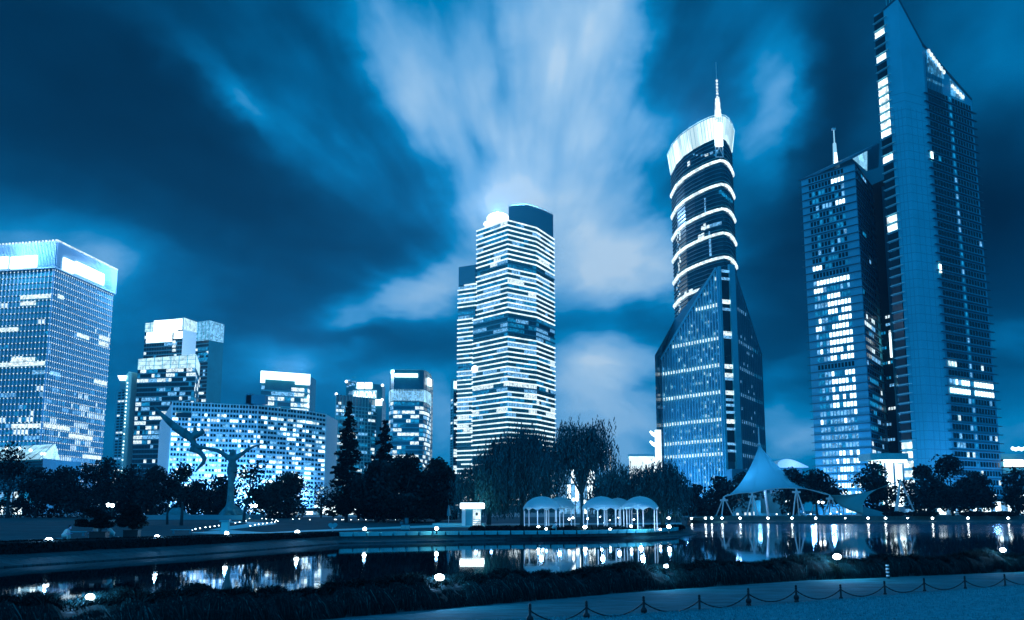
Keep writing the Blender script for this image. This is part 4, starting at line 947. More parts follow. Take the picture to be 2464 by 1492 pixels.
def build_land():
    # lawn sheet
    azs = sorted(set(list(np.linspace(_faz[0], _faz[-1], 150)) + _faz)); rows = 14; vs = []; fs = []
    for az in azs:
        ty, tz = Tat(az); by, bz = Bat(az)
        for r in range(rows + 1):
            k = ((r - 1) / (rows - 1)) ** 1.5 if r else 0; y = ty + (0 if r == 0 else 2.2 + (by - ty - 2.2) * k); vs.append((az * y, y, landz(az * y, y)))
    for i in range(len(azs) - 1):
        for r in range(rows): a = i * (rows + 1) + r; b = a + rows + 1; fs.append((a, b, b + 1, a + 1))
    mb = MB(); mb.v = vs; mb.f = fs; mb.m = [0] * len(fs); structure(mb.build('park_lawn', [m_grass], None, True))
    mb = MB(); mb.quad((-1500, 296, 2.38), (2500, 296, 2.38), (4500, 6000, 2.38), (-4500, 6000, 2.38)); 
    mb = MB(); mb.poly([(-1500, 290, 2.36), (50.5, 290, 2.36), (60, 415, 2.36), (1500, 415, 2.36), (5500, 7000, 2.36), (-5500, 7000, 2.36)]); structure(mb.build('ground', [m_stone]))
    # water
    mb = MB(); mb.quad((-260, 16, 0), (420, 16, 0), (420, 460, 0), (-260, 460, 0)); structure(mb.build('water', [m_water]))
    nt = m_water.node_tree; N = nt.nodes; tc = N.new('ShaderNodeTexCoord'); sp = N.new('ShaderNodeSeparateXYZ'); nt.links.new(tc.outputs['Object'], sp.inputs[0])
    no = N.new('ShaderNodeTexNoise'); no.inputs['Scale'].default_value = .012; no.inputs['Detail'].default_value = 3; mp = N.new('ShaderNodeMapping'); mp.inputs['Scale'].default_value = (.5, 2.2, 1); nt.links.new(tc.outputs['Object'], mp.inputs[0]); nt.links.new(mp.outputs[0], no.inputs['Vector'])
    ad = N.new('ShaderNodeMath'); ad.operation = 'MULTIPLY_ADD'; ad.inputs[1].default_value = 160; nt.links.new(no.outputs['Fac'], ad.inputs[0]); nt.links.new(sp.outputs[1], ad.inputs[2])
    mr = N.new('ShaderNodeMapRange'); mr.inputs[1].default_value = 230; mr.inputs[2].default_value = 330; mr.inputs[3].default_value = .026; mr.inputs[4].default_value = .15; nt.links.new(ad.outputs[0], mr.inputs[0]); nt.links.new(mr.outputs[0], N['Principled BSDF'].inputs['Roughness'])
    m2 = N.new('ShaderNodeMapRange'); m2.inputs[1].default_value = 180; m2.inputs[2].default_value = 330; nt.links.new(ad.outputs[0], m2.inputs[0]); mx = N.new('ShaderNodeMix'); mx.data_type = 'RGBA'; mx.inputs[6].default_value = (0, .004, .012, 1); mx.inputs[7].default_value = (.01, .16, .26, 1); nt.links.new(m2.outputs[0], mx.inputs[0]); nt.links.new(mx.outputs[2], N['Principled BSDF'].inputs['Base Color'])  # bright sky reflection on the far water painted into its base colour
    # stone embankment: three stepped courses from the grass edge to the waterline
    mb = MB(); n = len(T_)
    def rail(i, k):
        a, s = T_[i], SH[i]
        if k == 0: return Vector(a)
        if i < 6:
            t, zk = [(0, 1), (.15, .86), (.30, .74), (.31, .70), (.65, .42), (.99, .12), (1.02, -.2)][k]
            q = a.lerp(s, t); q.z = a.z * zk; return q
        h = a.z
        t, z = [(0, h), (.03, .45 * h), (.35, .42 * h), (.38, .30 * h), (.93, .24 * h), (1, .12), (1.02, -.4)][k]
        q = a.lerp(s, t); q.z = z; return q
    for i in range(n - 1):
        for k in range(6):
            if i == 5:
                pass
            mb.quad(rail(i, k), rail(i, k + 1), rail(i + 1, k + 1), rail(i + 1, k))
    o = structure(mb.build('embankment', [stone_block_mat()]))
    # near shore: promenade, verge, lawn
def stone_block_mat():
    m = mat('embankment_blocks', tint(.13, .03, .46), .8, 0, .3, .6, bump=.3, bscale=2); nt = m.node_tree; N = nt.nodes
    br = N.new('ShaderNodeTexBrick'); br.inputs['Scale'].default_value = .55; br.inputs['Mortar Size'].default_value = .02; br.inputs['Brick Width'].default_value = .9; br.inputs['Row Height'].default_value = .35
    tc = N.new('ShaderNodeTexCoord'); mp = N.new('ShaderNodeMapping'); mp.inputs['Rotation'].default_value = (0, 0, RAD(-38)); nt.links.new(tc.outputs['Object'], mp.inputs[0]); nt.links.new(mp.outputs[0], br.inputs['Vector'])
    b = N['Principled BSDF']; src = b.inputs['Base Color'].links[0].from_socket
    mx = N.new('ShaderNodeMix'); mx.data_type = 'RGBA'; mx.blend_type = 'MULTIPLY'; mx.inputs[0].default_value = .7
    nt.links.new(src, mx.inputs[6]); nt.links.new(br.outputs['Color'], mx.inputs[7]); br.inputs['Color1'].default_value = (1, 1, 1, 1); br.inputs['Color2'].default_value = (.6, .6, .6, 1); br.inputs['Mortar'].default_value = (.15, .15, .15, 1)
    nt.links.new(mx.outputs[2], b.inputs['Base Color']); return m
build_land()
def strip(name, A, Bp, m, lift=.03, n=40, cat=None):
    """a ribbon of paving between two pixel polylines lying on the lawn"""
    def samp(P, t):
        L = [0]
        for a, b in zip(P, P[1:]): L.append(L[-1] + math.hypot(b[0] - a[0], (b[1] - a[1]) * 6))
        s = t * L[-1]
        for i in range(len(P) - 1):
            if s <= L[i + 1] + 1e-6:
                k = (s - L[i]) / (L[i + 1] - L[i] + 1e-9); return P[i][0] + (P[i + 1][0] - P[i][0]) * k, P[i][1] + (P[i + 1][1] - P[i][1]) * k
    mb = MB(); prev = None
    for i in range(n + 1):
        a = G(*samp(A, i / n)); b = G(*samp(Bp, i / n)); row = [a.lerp(b, k / 4) for k in range(5)]
        for p in row: p.z = landz(p.x, p.y) + lift
        if prev:
            for k in range(4): mb.quad(prev[k], prev[k + 1], row[k + 1], row[k])
        prev = row
    return structure(mb.build(name, [m]))
strip('path', [(454, 1283), (540, 1286), (640, 1283.5), (760, 1279), (960, 1272), (1110, 1268)], [(454, 1282.6), (545, 1275.5), (640, 1281.5), (760, 1275.5), (960, 1267), (1110, 1261)], m_pavel)
strip('path', [(545, 1276), (600, 1269), (655, 1262.5), (668, 1260.5), (655, 1258), (615, 1256.3), (560, 1255.5)], [(500, 1277), (540, 1268), (580, 1263), (596, 1260.6), (592, 1258.7), (570, 1257.8), (540, 1256.5)], m_pavel, .035)
strip('path', [(1110, 1266), (1400, 1263), (1640, 1262)], [(1110, 1261), (1400, 1259), (1640, 1258)], m_pave)
# near side of the lake
NE = [(-260, 1562), (0, 1541), (380, 1516), (764, 1490), (1080, 1462), (1503, 1425), (1900, 1398), (2463, 1375), (2760, 1362)]      # front foot of the grass hedge
NEW = [RZ(x, y, .6) for x, y in NE]
def near_land():
    m_prom = mat('promenade_paving', tint(.25, .03, .46), .85, 0, .35, 1.1, bump=.5, bscale=7, spec=.15, stretch=(.5, 1.6, 1))
    mb = MB()
    for a, b in zip(NEW, NEW[1:]): mb.quad((a.x * .72, a.y * .72, .6), (b.x * .72, b.y * .72, .6), b, a)
    nt = m_prom.node_tree; N = nt.nodes; br = N.new('ShaderNodeTexBrick'); br.inputs['Scale'].default_value = 1.0; br.inputs['Brick Width'].default_value = 1.2; br.inputs['Row Height'].default_value = .6; br.inputs['Mortar Size'].default_value = .02
    br.inputs['Color1'].default_value = (1, 1, 1, 1); br.inputs['Color2'].default_value = (.80, .80, .80, 1); br.inputs['Mortar'].default_value = (.45, .45, .45, 1); tc = N.new('ShaderNodeTexCoord'); mp = N.new('ShaderNodeMapping'); mp.inputs['Rotation'].default_value = (0, 0, RAD(-33)); nt.links.new(tc.outputs['Object'], mp.inputs[0]); nt.links.new(mp.outputs[0], br.inputs['Vector'])
    bb = N['Principled BSDF']; src = bb.inputs['Base Color'].links[0].from_socket; mx = N.new('ShaderNodeMix'); mx.data_type = 'RGBA'; mx.blend_type = 'MULTIPLY'; mx.inputs[0].default_value = .8; nt.links.new(src, mx.inputs[6]); nt.links.new(br.outputs['Color'], mx.inputs[7]); nt.links.new(mx.outputs[2], bb.inputs['Base Color'])
    structure(mb.build('promenade', [m_prom]))
    mb = MB(); nn = 10
    for a, b in zip(NEW, NEW[1:]):      # bank under the hedge running down to the water
        for u0, u1, z0, z1 in ((0, .02, .6, .9), (.02, 1.04, .9, .9), (1.04, 1.12, .9, -.5)):
            d0 = Vector((-.55, .84, 0)); p = a + d0 * u0 * 2.6; q = b + d0 * u0 * 2.6; r = b + d0 * u1 * 2.6; s_ = a + d0 * u1 * 2.6
            mb.quad((p.x, p.y, z0), (q.x, q.y, z0), (r.x, r.y, z1), (s_.x, s_.y, z1))
    structure(mb.build('lake_bank', [m_stone]))
    C = [(600, 1530), (1000, 1500), (1180, 1494), (1549, 1479), (1800, 1461), (2129, 1435), (2463, 1408), (2800, 1382)]; W = [RZ(x, y, .66) for x, y in C]
    rows = 26; vs = []; fs = []; rr = random.Random(5)
    PW = []
    for a, b in zip(W, W[1:]): PW += [a.lerp(b, k / 12) for k in range(12)]
    PW.append(W[-1])
    for a in PW:
        vs.append((a.x, a.y, .56))
        for r in range(rows + 1):
            k = r / rows; q = a.lerp(Vector((a.x * .25, 6 + a.x * .04, 1.9)), k); vs.append((q.x, q.y, q.z + .02 * rr.random()))
    R1 = rows + 2
    for i in range(len(PW) - 1):
        for r in range(rows + 1): a = i * R1 + r; b = a + R1; fs.append((a, a + 1, b + 1, b))
    mb = MB(); mb.v = vs; mb.f = fs; mb.m = [0] * len(fs); o = structure(mb.build('lawn', [m_grassf], None, True))
    mb = MB(); mb.quad((-200, -60, .3), (200, -60, .3), (200, 34, .3), (-200, 22, .3)); structure(mb.build('near_ground', [m_stone]))
    # short blades along the lit lawn so that it does not end in a knife edge
    rng = np.random.default_rng(3); n = 42000; 
    pts = []; tt = rng.random(n); kk = rng.random(n) ** 1.6 * .62; idx = tt * (len(PW) - 1); i0 = idx.astype(int); fr = (idx - i0)[:, None]
    PA = arr([tuple(p) for p in PW]); a = PA[i0] * (1 - fr) + PA[np.minimum(i0 + 1, len(PW) - 1)] * fr
    tgt = np.stack([a[:, 0] * .25, 6 + a[:, 0] * .04, np.full(n, 1.9)], 1); base = a + (tgt - a) * kk[:, None]
    ang = rng.random(n) * 6.28; w = .012 + .012 * rng.random(n); h = .04 + .06 * rng.random(n); dx = np.stack([np.cos(ang) * w, np.sin(ang) * w, np.zeros(n)], 1)
    lean = np.stack([(rng.random(n) - .5) * .06, (rng.random(n) - .5) * .06, h], 1); vv = np.stack([base - dx, base + dx, base + lean], 1).reshape(-1, 3)
    o = fastmesh('grass', vv, 3, [m_grassf]); tag(o, 'short mown grass blades on the lawn in front of the chain posts', 'grass', kind='stuff')
near_land()
# ------------------------------------------------------------------ ornamental grass hedge on the near bank
def grass_hedge():
    rng = np.random.default_rng(9); P = arr([tuple(p) for p in NEW]); seg = np.linalg.norm(np.diff(P[:, :2], axis=0), axis=1); cum = np.concatenate([[0], np.cumsum(seg)]); Lt = cum[-1]
    def at(s):
        x = np.interp(s, cum, P[:, 0]); y = np.interp(s, cum, P[:, 1]); return x, y
    d = np.array([-.52, .854])        # across the hedge, away from the viewer
    # dark core
    mb = MB(); prev = None; prof = [(0.1, .6), (-.05, .95), (.25, 1.30), (.9, 1.50), (1.7, 1.42), (2.3, 1.1), (2.6, .3)]; rr = random.Random(2)
    for s in np.arange(0, Lt, .5):
        x, y = at(s); wob = .08 * math.sin(s * .9) + .05 * math.sin(s * 2.3) + .05 * rr.random(); row = [(x + d[0] * u, y + d[1] * u, z + (wob if z > .7 else 0)) for u, z in prof]
        if prev:
            for k in range(len(prof) - 1): mb.quad(prev[k], row[k], row[k + 1], prev[k + 1])
        prev = row
    root = mb.build('grass_hedge', [mat('hedge_core', tint(.02, .03, .40), .9)], None, True)
    tag(root, 'long dark hedge of drooping ornamental grass along the near bank', 'hedge')
    n = 76000; s = rng.random(n) ** 1.25 * Lt; x, y = at(s)
    wob = .10 * np.sin(s * .9) + .06 * np.sin(s * 2.3) + .07 * np.sin(s * 5.1)
    front = rng.random(n) < .62
    u0 = np.where(front, .15 + .7 * rng.random(n), .5 + 1.9 * rng.random(n)); zt = np.interp(u0, [-.1, .25, .9, 1.7, 2.4], [1.0, 1.28, 1.48, 1.40, 1.0]) + wob
    # thatch falls over the front in tufts; the rest stands and leans
    lit = np.zeros(n, bool)
    for px, py in ((1057, 1386), (1602, 1357), (2013, 1338), (217, 1430), (2412, 1321)):
        q = V(px, py, np.interp(px, [0, 764, 1503, 2463], [31.6, 37.4, 49.6, 66.5])); lit |= np.hypot(x - q.x, y - q.y) < 1.9
    front = front & ~(lit & (rng.random(n) < .4)); u0 = np.where(front, u0, .4 + 1.6 * rng.random(n)); zt = np.interp(u0, [-.1, .25, .9, 1.7, 2.4], [1.0, 1.28, 1.48, 1.40, 1.0]) + wob
    tuft = np.sin(s * 6.0 + np.sin(s * 1.7) * 3)
    side = (rng.random(n) - .5) * .5 + .25 * tuft
    L = (.45 + .55 * rng.random(n)) * np.where(lit & ~front, 1.5, 1); along = np.array([.854, .52]) 
    k = np.array([0, .3, .65, 1.0]); K = len(k)
    hx = np.zeros((n, K)); hz = np.zeros((n, K)); sx = np.zeros((n, K))
    for i, t in enumerate(k):
        hx[:, i] = np.where(front, -(u0 + .10 + .08 * tuft) * np.minimum(1, t * 1.35) - .06 * np.sin(t * 3), (rng.random(n) - .6) * .25 * t * t * 2)
        hz[:, i] = np.where(front, .16 * np.sin(min(1, t * 2.2) * math.pi) * .8 - (t ** 1.7) * (.25 + L * .75), L * (.42 * t - .16 * t * t))
        sx[:, i] = side * t * (.6 if t < .5 else 1)
    X = x[:, None] + d[0] * (u0[:, None] + hx) + along[0] * sx; Y = y[:, None] + d[1] * (u0[:, None] + hx) + along[1] * sx; Z = np.maximum(zt[:, None] + hz, .60)
    pts = np.stack([X, Y, Z], 2); w = (.011 + .012 * rng.random(n))[:, None, None] * np.array([1, 1, .7, .12])[None, :, None]
    wd = np.array([.854, .52, 0])[None, None, :] * w
    a = pts - wd; b = pts + wd
    quads = np.stack([a[:, :-1], b[:, :-1], b[:, 1:], a[:, 1:]], 2).reshape(-1, 3)
    mi = np.repeat((rng.random(n) < .35).astype(int) + (rng.random(n) < .12), K - 1)
    ms = [mat('grass_blade_dark', tint(.018, .03, .44), .8, spec=.1), mat('grass_blade', tint(.045, .03, .46), .8, spec=.1), mat('grass_blade_pale', tint(.13, .06, .5), .8, spec=.1)]
    o = fastmesh('blades', quads, 4, ms, root, np.minimum(mi, 2)); o['kind'] = 'stuff'
grass_hedge()
# ------------------------------------------------------------------ lamps
m_lamp = emis('lamp_glass', (.80, .95, 1), 30, sample=True)
m_lamps = emis('small_lamp_glass', (.80, .95, 1), 9)
def plight(parent, loc, e, r=.15, col=(.22, .56, 1)):
    l = bpy.data.lights.new('bulb_or_fill', 'POINT'); l.energy = e; l.shadow_soft_size = r; l.color = col
    o = bpy.data.objects.new('bulb_or_fill', l); COL.objects.link(o); o.parent = parent; o.location = loc; return o
def bollard_lamp(p, h, r, label, group, e=0, name='bollard_lamp', m=None, post=.09):
    t = thing(name, label, 'lamp', p, group)
    mb = MB(); mb.lathe((0, 0, 0), [(post * 1.8, 0), (post * 1.8, .06), (post, .1), (post, h - r), (post * 1.5, h - r * .8)], 10); mb.build('post', [m_dark], t, world_coords=False)
    mb = MB(); mb.ball((0, 0, h), r, 12, 0, (1, 1, .85)); mb.build('lamp_glass', [m or m_lamp], t, True, world_coords=False)
    mb = MB(); mb.lathe((0, 0, h + r * .82), [(r * .9, 0), (r * .9, .05), (.02, .12)], 12); mb.build('cap', [m_dark], t, world_coords=False)
    if e: plight(t, (0, -.1, h + r + .4), e, .2)
    return t
ORD = ['first', 'second', 'third', 'fourth', 'fifth', 'sixth', 'seventh', 'eighth', 'ninth', 'tenth', 'eleventh', 'twelfth', 'thirteenth', 'fourteenth', 'fifteenth', 'sixteenth', 'seventeenth', 'eighteenth', 'nineteenth', 'twentieth']
far = [1663.5, 1697, 1712, 1737, 1780, 1847, 1905, 1962, 2033, 2088, 2130, 2183, 2243, 2328, 2425]
for i, px in enumerate(far):
    q = V(px, 1247.5, 368); q.z = .95
    bollard_lamp(q, .75, .36 if i not in (8, 11) else .22, f'{ORD[i]} bright lamp along the far quay counting from the tip of the promontory', 'quay lamps along the far bank', 0)

# ================================================================== vegetation
m_bark = mat('bark', tint(.10, .03, .44), .9, 0, .3, 3)
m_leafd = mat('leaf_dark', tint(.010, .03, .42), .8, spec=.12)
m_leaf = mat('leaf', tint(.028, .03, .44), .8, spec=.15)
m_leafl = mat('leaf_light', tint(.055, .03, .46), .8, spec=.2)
LM = [m_leafd, m_leaf, m_leafl]; LMW = [mat('willow_leaf_dark', tint(.09, .03, .44), .8, spec=.12), mat('willow_leaf', tint(.18, .03, .45), .8, spec=.12), mat('willow_leaf_light', tint(.24, .03, .46), .8, spec=.12)]
def leaf_quads(rng, c, size, aspect=1.6, flat=0):
    n = len(c); a = rng.normal(size=(n, 3)); a[:, 2] *= (1 - flat * .8); a /= np.linalg.norm(a, axis=1)[:, None]
    b = rng.normal(size=(n, 3)); b[:, 2] *= (1 - flat * .8); b -= a * (a * b).sum(1)[:, None]; b /= np.linalg.norm(b, axis=1)[:, None]
    s = (size * (.6 + .8 * rng.random(n)))[:, None]; a = a * s * .5 * aspect; b = b * s * .5
    return np.stack([c - a, c - b * .9 + a * .1, c + a, c + b * .9 - a * .1], 1).reshape(-1, 3)
def tree(px, ytop, ybase, hw, label, seed, Y=None, dens=1.0, kind='round', name='tree', group=None, leaf=.5, low=.10, cat='tree', trunkpx=None, depth=.8):
    rng = np.random.default_rng(seed); rr = random.Random(seed)
    if Y: base = V(px, ybase, Y); base.z = landz(base.x, base.y) if Y < 330 else 2.4
    else: base = G(px, ybase)
    Y = base.y; top = V(px, ytop, Y).z; Ht = top - base.z; W = hw * Y / FPX * 1.38
    root = thing(name, label, cat, base, group); mb = MB()
    bx = 0 if trunkpx is None else (trunkpx - px) * Y / FPX
    tr = max(.14, Ht * .022)
    mb.tube([(bx, 0, -.2), (bx * .9 + rr.uniform(-.2, .2), 0, Ht * .2), (bx * .5, .1, Ht * .42), (0, 0, Ht * .72)], [tr * 1.3, tr, tr * .75, tr * .3], 8)
    for k in range(6):
        a = k * 1.05 + rr.random(); z0 = Ht * rr.uniform(.22, .45); mb.tube([(bx * .6, 0, z0), (math.cos(a) * W * .3 + bx * .3, math.sin(a) * W * .3, z0 + Ht * .14), (math.cos(a) * W * .62, math.sin(a) * W * .62, z0 + Ht * rr.uniform(.22, .34))], [tr * .5, tr * .32, tr * .1], 6)
    mb.build('trunk', [m_bark], root, True, world_coords=False)
    nl = int(16 * (1 if kind == 'round' else .9)); cen = []; rad = []
    for k in range(nl):
        while True:
            p = rng.uniform(-1, 1, 3)
            if (p ** 2).sum() < 1: break
        z = low + (1 - low) * (.5 + .5 * p[2]); wz = math.sin(min(1, max(.05, (z - low) / (1 - low)) ** .75) * math.pi) ** .45
        cen.append((p[0] * W * .68 * wz, p[1] * W * depth * .68 * wz, Ht * (low + .10 + (.80 - low) * (.5 + .5 * p[2])))); rad.append(W * rng.uniform(.26, .44))
    cen.append((0, 0, Ht * .88)); rad.append(W * .30)
    n = int(2600 * dens * (W / 8) ** 1.3) ; n = min(9000, max(900, n))
    ix = rng.integers(0, len(cen), n); C = np.array(cen)[ix]; Rr = np.array(rad)[ix]
    dv = rng.normal(size=(n, 3)); dv /= np.linalg.norm(dv, axis=1)[:, None]; rr_ = rng.random(n) ** .45 * (1 + .22 * rng.random(n)); P = C + dv * (Rr * rr_)[:, None] * np.array([1, 1, .78])
    P[:, 2] = np.clip(P[:, 2], Ht * low * .55, Ht * 1.02)
    q = leaf_quads(rng, P + np.array(base), np.full(n, leaf), 1.5)
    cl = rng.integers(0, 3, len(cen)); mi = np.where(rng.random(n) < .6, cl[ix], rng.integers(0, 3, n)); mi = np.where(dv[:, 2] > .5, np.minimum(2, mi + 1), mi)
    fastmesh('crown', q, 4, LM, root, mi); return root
def conifer(px, ytop, ybase, hw, Y, label, seed):
    rng = np.random.default_rng(seed); rr = random.Random(seed); base = V(px, ybase, Y); base.z = landz(base.x, base.y); Ht = V(px, ytop, Y).z - base.z; W = hw * Y / FPX * 1.25
    root = thing('conifer_tree', label, 'tree', base, 'tall conifers beside the round evergreens'); mb = MB(); mb.tube([(0, 0, -.2), (0, 0, Ht * .5), (0, 0, Ht)], [.35, .22, .03], 8)
    P = []; nt = int(Ht / .62)
    for k in range(nt):
        t = k / nt; z = Ht * (.08 + .92 * t); r0 = W * (1 - t) ** .85 * (1 + .22 * math.sin(k * 2.3)) + .18
        for j in range(int(4 + 7 * (1 - t))):
            a = rr.random() * 6.28; r = r0 * rr.uniform(.55, 1.12); e = Vector((math.cos(a) * r, math.sin(a) * r, z - r * .12 + rr.uniform(-.1, .25)))
            mb.tube([(0, 0, z), e], [.07, .02], 4)
            for m_ in range(int(7 + r * 9)): u = rr.random() ** .6; P.append((e.x * u + rr.gauss(0, .16), e.y * u + rr.gauss(0, .16), z + (e.z - z) * u + rr.gauss(0, .15) - .05))
    mb.build('trunk', [m_bark], root, world_coords=False); P = np.array(P) + np.array(base)
    fastmesh('crown', leaf_quads(rng, P, np.full(len(P), .42), 1.7, .5), 4, LM, root, rng.integers(0, 2, len(P)))
def willow(px, ytop, ybase, hw, Y, label, seed, ns=520, lowz=.12, trunkpx=None, sparse=0, leaf=.3):
    rng = np.random.default_rng(seed); rr = random.Random(seed); base = V(px, ybase, Y); base.z = landz(base.x, base.y); Ht = V(px, ytop, Y).z - base.z; W = hw * Y / FPX
    root = thing('willow_tree', label, 'tree', base, 'weeping willows on the promontory'); bx = 0 if trunkpx is None else (trunkpx - px) * Y / FPX
    mb = MB(); fork = (bx, 0, Ht * .30); mb.tube([(bx, 0, -.2), (bx + .1, 0, Ht * .15), fork], [.48, .36, .32], 10); tips = []
    for k in range(11):
        a = k * 2.4 + rr.random(); r = W * rr.uniform(.25, .80); z = Ht * (1.0 - .5 * (r / W) ** 2) * rr.uniform(.86, .97)
        m = Vector((bx * .6 + math.cos(a) * r * .35, math.sin(a) * r * .3, Ht * .3 + (z - Ht * .3) * .55)); e = Vector((math.cos(a) * r, math.sin(a) * r * .8, z)); mb.tube([fork, m, e], [.24, .14, .04], 6); tips.append(e)
        for j in range(4):
            f = m.lerp(e, rr.random()); g = f + Vector((rr.uniform(-1, 1) * W * .3, rr.uniform(-1, 1) * W * .25, Ht * rr.uniform(.02, .1))); mb.tube([f, g], [.07, .02], 5); tips.append(g)
    mb.build('trunk', [m_bark], root, True, world_coords=False); P = []; M_ = []
    for s in range(ns):
        if rr.random() < .72: t = rr.choice(tips); p = t + Vector((rr.gauss(0, W * .13), rr.gauss(0, W * .13), rr.gauss(0, Ht * .03)))
        else:
            a = rr.random() * 6.28; r = W * math.sqrt(rr.random()) * .98; p = Vector((math.cos(a) * r, math.sin(a) * r * .8, Ht * (1 - .52 * (r / W) ** 2) * rr.uniform(.8, .97)))
        rad = math.hypot(p.x, p.y) / W
        if rad > 1.05: continue
        ln = (p.z - Ht * lowz) * rr.uniform(.35, 1.0) * (1 if not sparse else rr.uniform(.3, .75)); ln = max(.8, ln); out = Vector((p.x, p.y, 0)).normalized() * .5 if p.length > .1 else Vector((0, 0, 0)); ph = rr.random() * 6; mi = rr.choice((0, 0, 1, 1, 2))
        m_ = int(ln / .34)
        for k in range(m_):
            t = k / m_; P.append((p.x + out.x * math.sin(t * 1.6) + .16 * math.sin(ph + k * .5) + rr.gauss(0, .13), p.y + out.y * math.sin(t * 1.6), p.z + .25 * math.sin(t * 3) * (1 - t) - ln * t)); M_.append(mi)
    P = np.array(P) + np.array(base); n = len(P); ang = rng.random(n) * 6.28; s = leaf * (.5 + rng.random(n)); wv = np.stack([np.cos(ang) * s * .28, np.sin(ang) * s * .28, np.zeros(n)], 1); hv = np.stack([rng.normal(size=n) * .08, rng.normal(size=n) * .08, s * .9], 1)
    fastmesh('crown', np.stack([P + hv, P + wv, P - hv, P - wv], 1).reshape(-1, 3), 4, LMW, root, np.array(M_))
gl = 'park trees beyond the left lawn'
for i, (px, yt, yb, hw, de, lf, lab) in enumerate([
    (18, 1062, 1243, 62, .55, .5, 'open-crowned tree at the left edge with shop lights showing through it'),
    (84, 1128, 1242, 52, 1.2, .5, 'dense dark tree just right of the open-crowned one at the left edge'),
    (146, 1122, 1242, 52, 1.1, .5, 'dense dark tree below the lower windows of the finned tower'),
    (200, 1116, 1242, 52, 1.1, .5, 'dark tree rising beside the right edge of the finned tower'),
    (248, 1096, 1242, 50, 1.0, .5, 'tall peaked dark tree in the gap between finned tower and slab tower'),
    (312, 1120, 1242, 56, 1.1, .5, 'broad dark tree in front of the slender slab tower'),
    (368, 1124, 1242, 50, 1.1, .5, 'dark tree in front of the wedge-crowned office tower base'),
    (528, 1150, 1241, 52, 1.2, .5, 'low dense tree directly behind the standing sculpture figure'),
    (470, 1165, 1241, 44, .9, .5, 'low dense tree behind the left flank of the sculpture'),
    (690, 1138, 1241, 62, 1.25, .5, 'dense round dark tree right of the double park lamp'),
    (645, 1160, 1241, 40, .9, .5, 'low dark tree between the double lamp and the dense round tree'),
    (772, 1165, 1241, 38, .35, .4, 'thin tree before the brightest shop front beside the tall conifer')]):
    tree(px, yt, yb, hw, lab, 100 + i, Y=274 + (i % 3) * 7, dens=de * 1.25, leaf=lf, group=gl, low=.02 if de > .6 else .12)
tree(436, 1108, 1264, 46, 'sparse young tree on the lawn left of the sculpture', 130, dens=.35, leaf=.4, low=.28, depth=.9)
tree(402, 1140, 1262, 34, 'thin young tree nearest the second sculpture mound', 131, dens=.3, leaf=.38, low=.3)
tree(612, 1100, 1258, 52, 'sparse tree on the lawn right of the standing sculpture figure', 132, dens=.5, leaf=.4, low=.22, trunkpx=586)
conifer(833, 962, 1248, 43, 236, 'tallest conifer, spire-shaped, in front of the name sign tower', 5)
conifer(922, 1008, 1245, 46, 250, 'shorter conifer rising behind the round evergreens', 6)
ge = 'round evergreens in the middle of the park'
tree(905, 1112, 1252, 56, 'round evergreen touching the tall conifer', 140, Y=232, dens=2.6, leaf=.55, low=.0, group=ge)
tree(975, 1096, 1254, 74, 'largest round evergreen, broad and dense below the rounded tower', 141, Y=226, dens=2.8, leaf=.55, low=.0, group=ge)
tree(1050, 1100, 1252, 52, 'round evergreen nearest the willows and the kiosk', 142, Y=230, dens=2.6, leaf=.55, low=.0, group=ge)
willow(1176, 1080, 1262, 86, 215, 'low dense willow curtain behind the lit kiosk', 7, 900, .05)
willow(1256, 1004, 1266, 112, 205, 'broad willow in front of the striped tower', 8, 1500, .10)
willow(1405, 1004, 1272, 108, 190, 'tallest willow with a bare forked trunk between the canopies', 9, 1300, .26, trunkpx=1400, sparse=1)
willow(1500, 1112, 1262, 88, 214, 'rounded willow behind the middle canopies', 10, 1000, .06)
willow(1594, 1100, 1262, 78, 208, 'willow nearest the water at the end of the promontory', 11, 900, .05)
gb = 'dark trees behind the tent and the far quay'
for i, (px, yt, yb, hw, de, lab) in enumerate([
    (1678, 1168, 1240, 36, 1.2, 'low dark tree between the end willow and the big tent'), (1735, 1150, 1240, 46, 1.2, 'dark tree against the left slope of the big tent'), (1790, 1135, 1240, 40, 1.0, 'dark tree mostly hidden behind the big tent'),
    (1905, 1125, 1240, 46, 1.3, 'dark tree behind the right slope of the big tent'), (1966, 1130, 1240, 50, 1.3, 'dark round tree in the gap between big tent and stone tower'),
    (2112, 1112, 1240, 56, 1.0, 'tree left of the floodlit tower entrance, above the small sail'), (2225, 1120, 1240, 52, 1.1, 'tree just right of the floodlit entrance'),
    (2292, 1098, 1240, 62, 1.3, 'tallest tree on the far quay, in front of the blade tower'), (2352, 1140, 1240, 52, 1.2, 'tree at the right foot of the blade tower'), (2450, 1125, 1240, 46, .8, 'tree at the right edge of the view with street light behind')]):
    tree(px, yt, yb, hw, lab, 160 + i, Y=392 + (i % 3) * 7, dens=de * .6, leaf=.85, low=.02, group=gb)
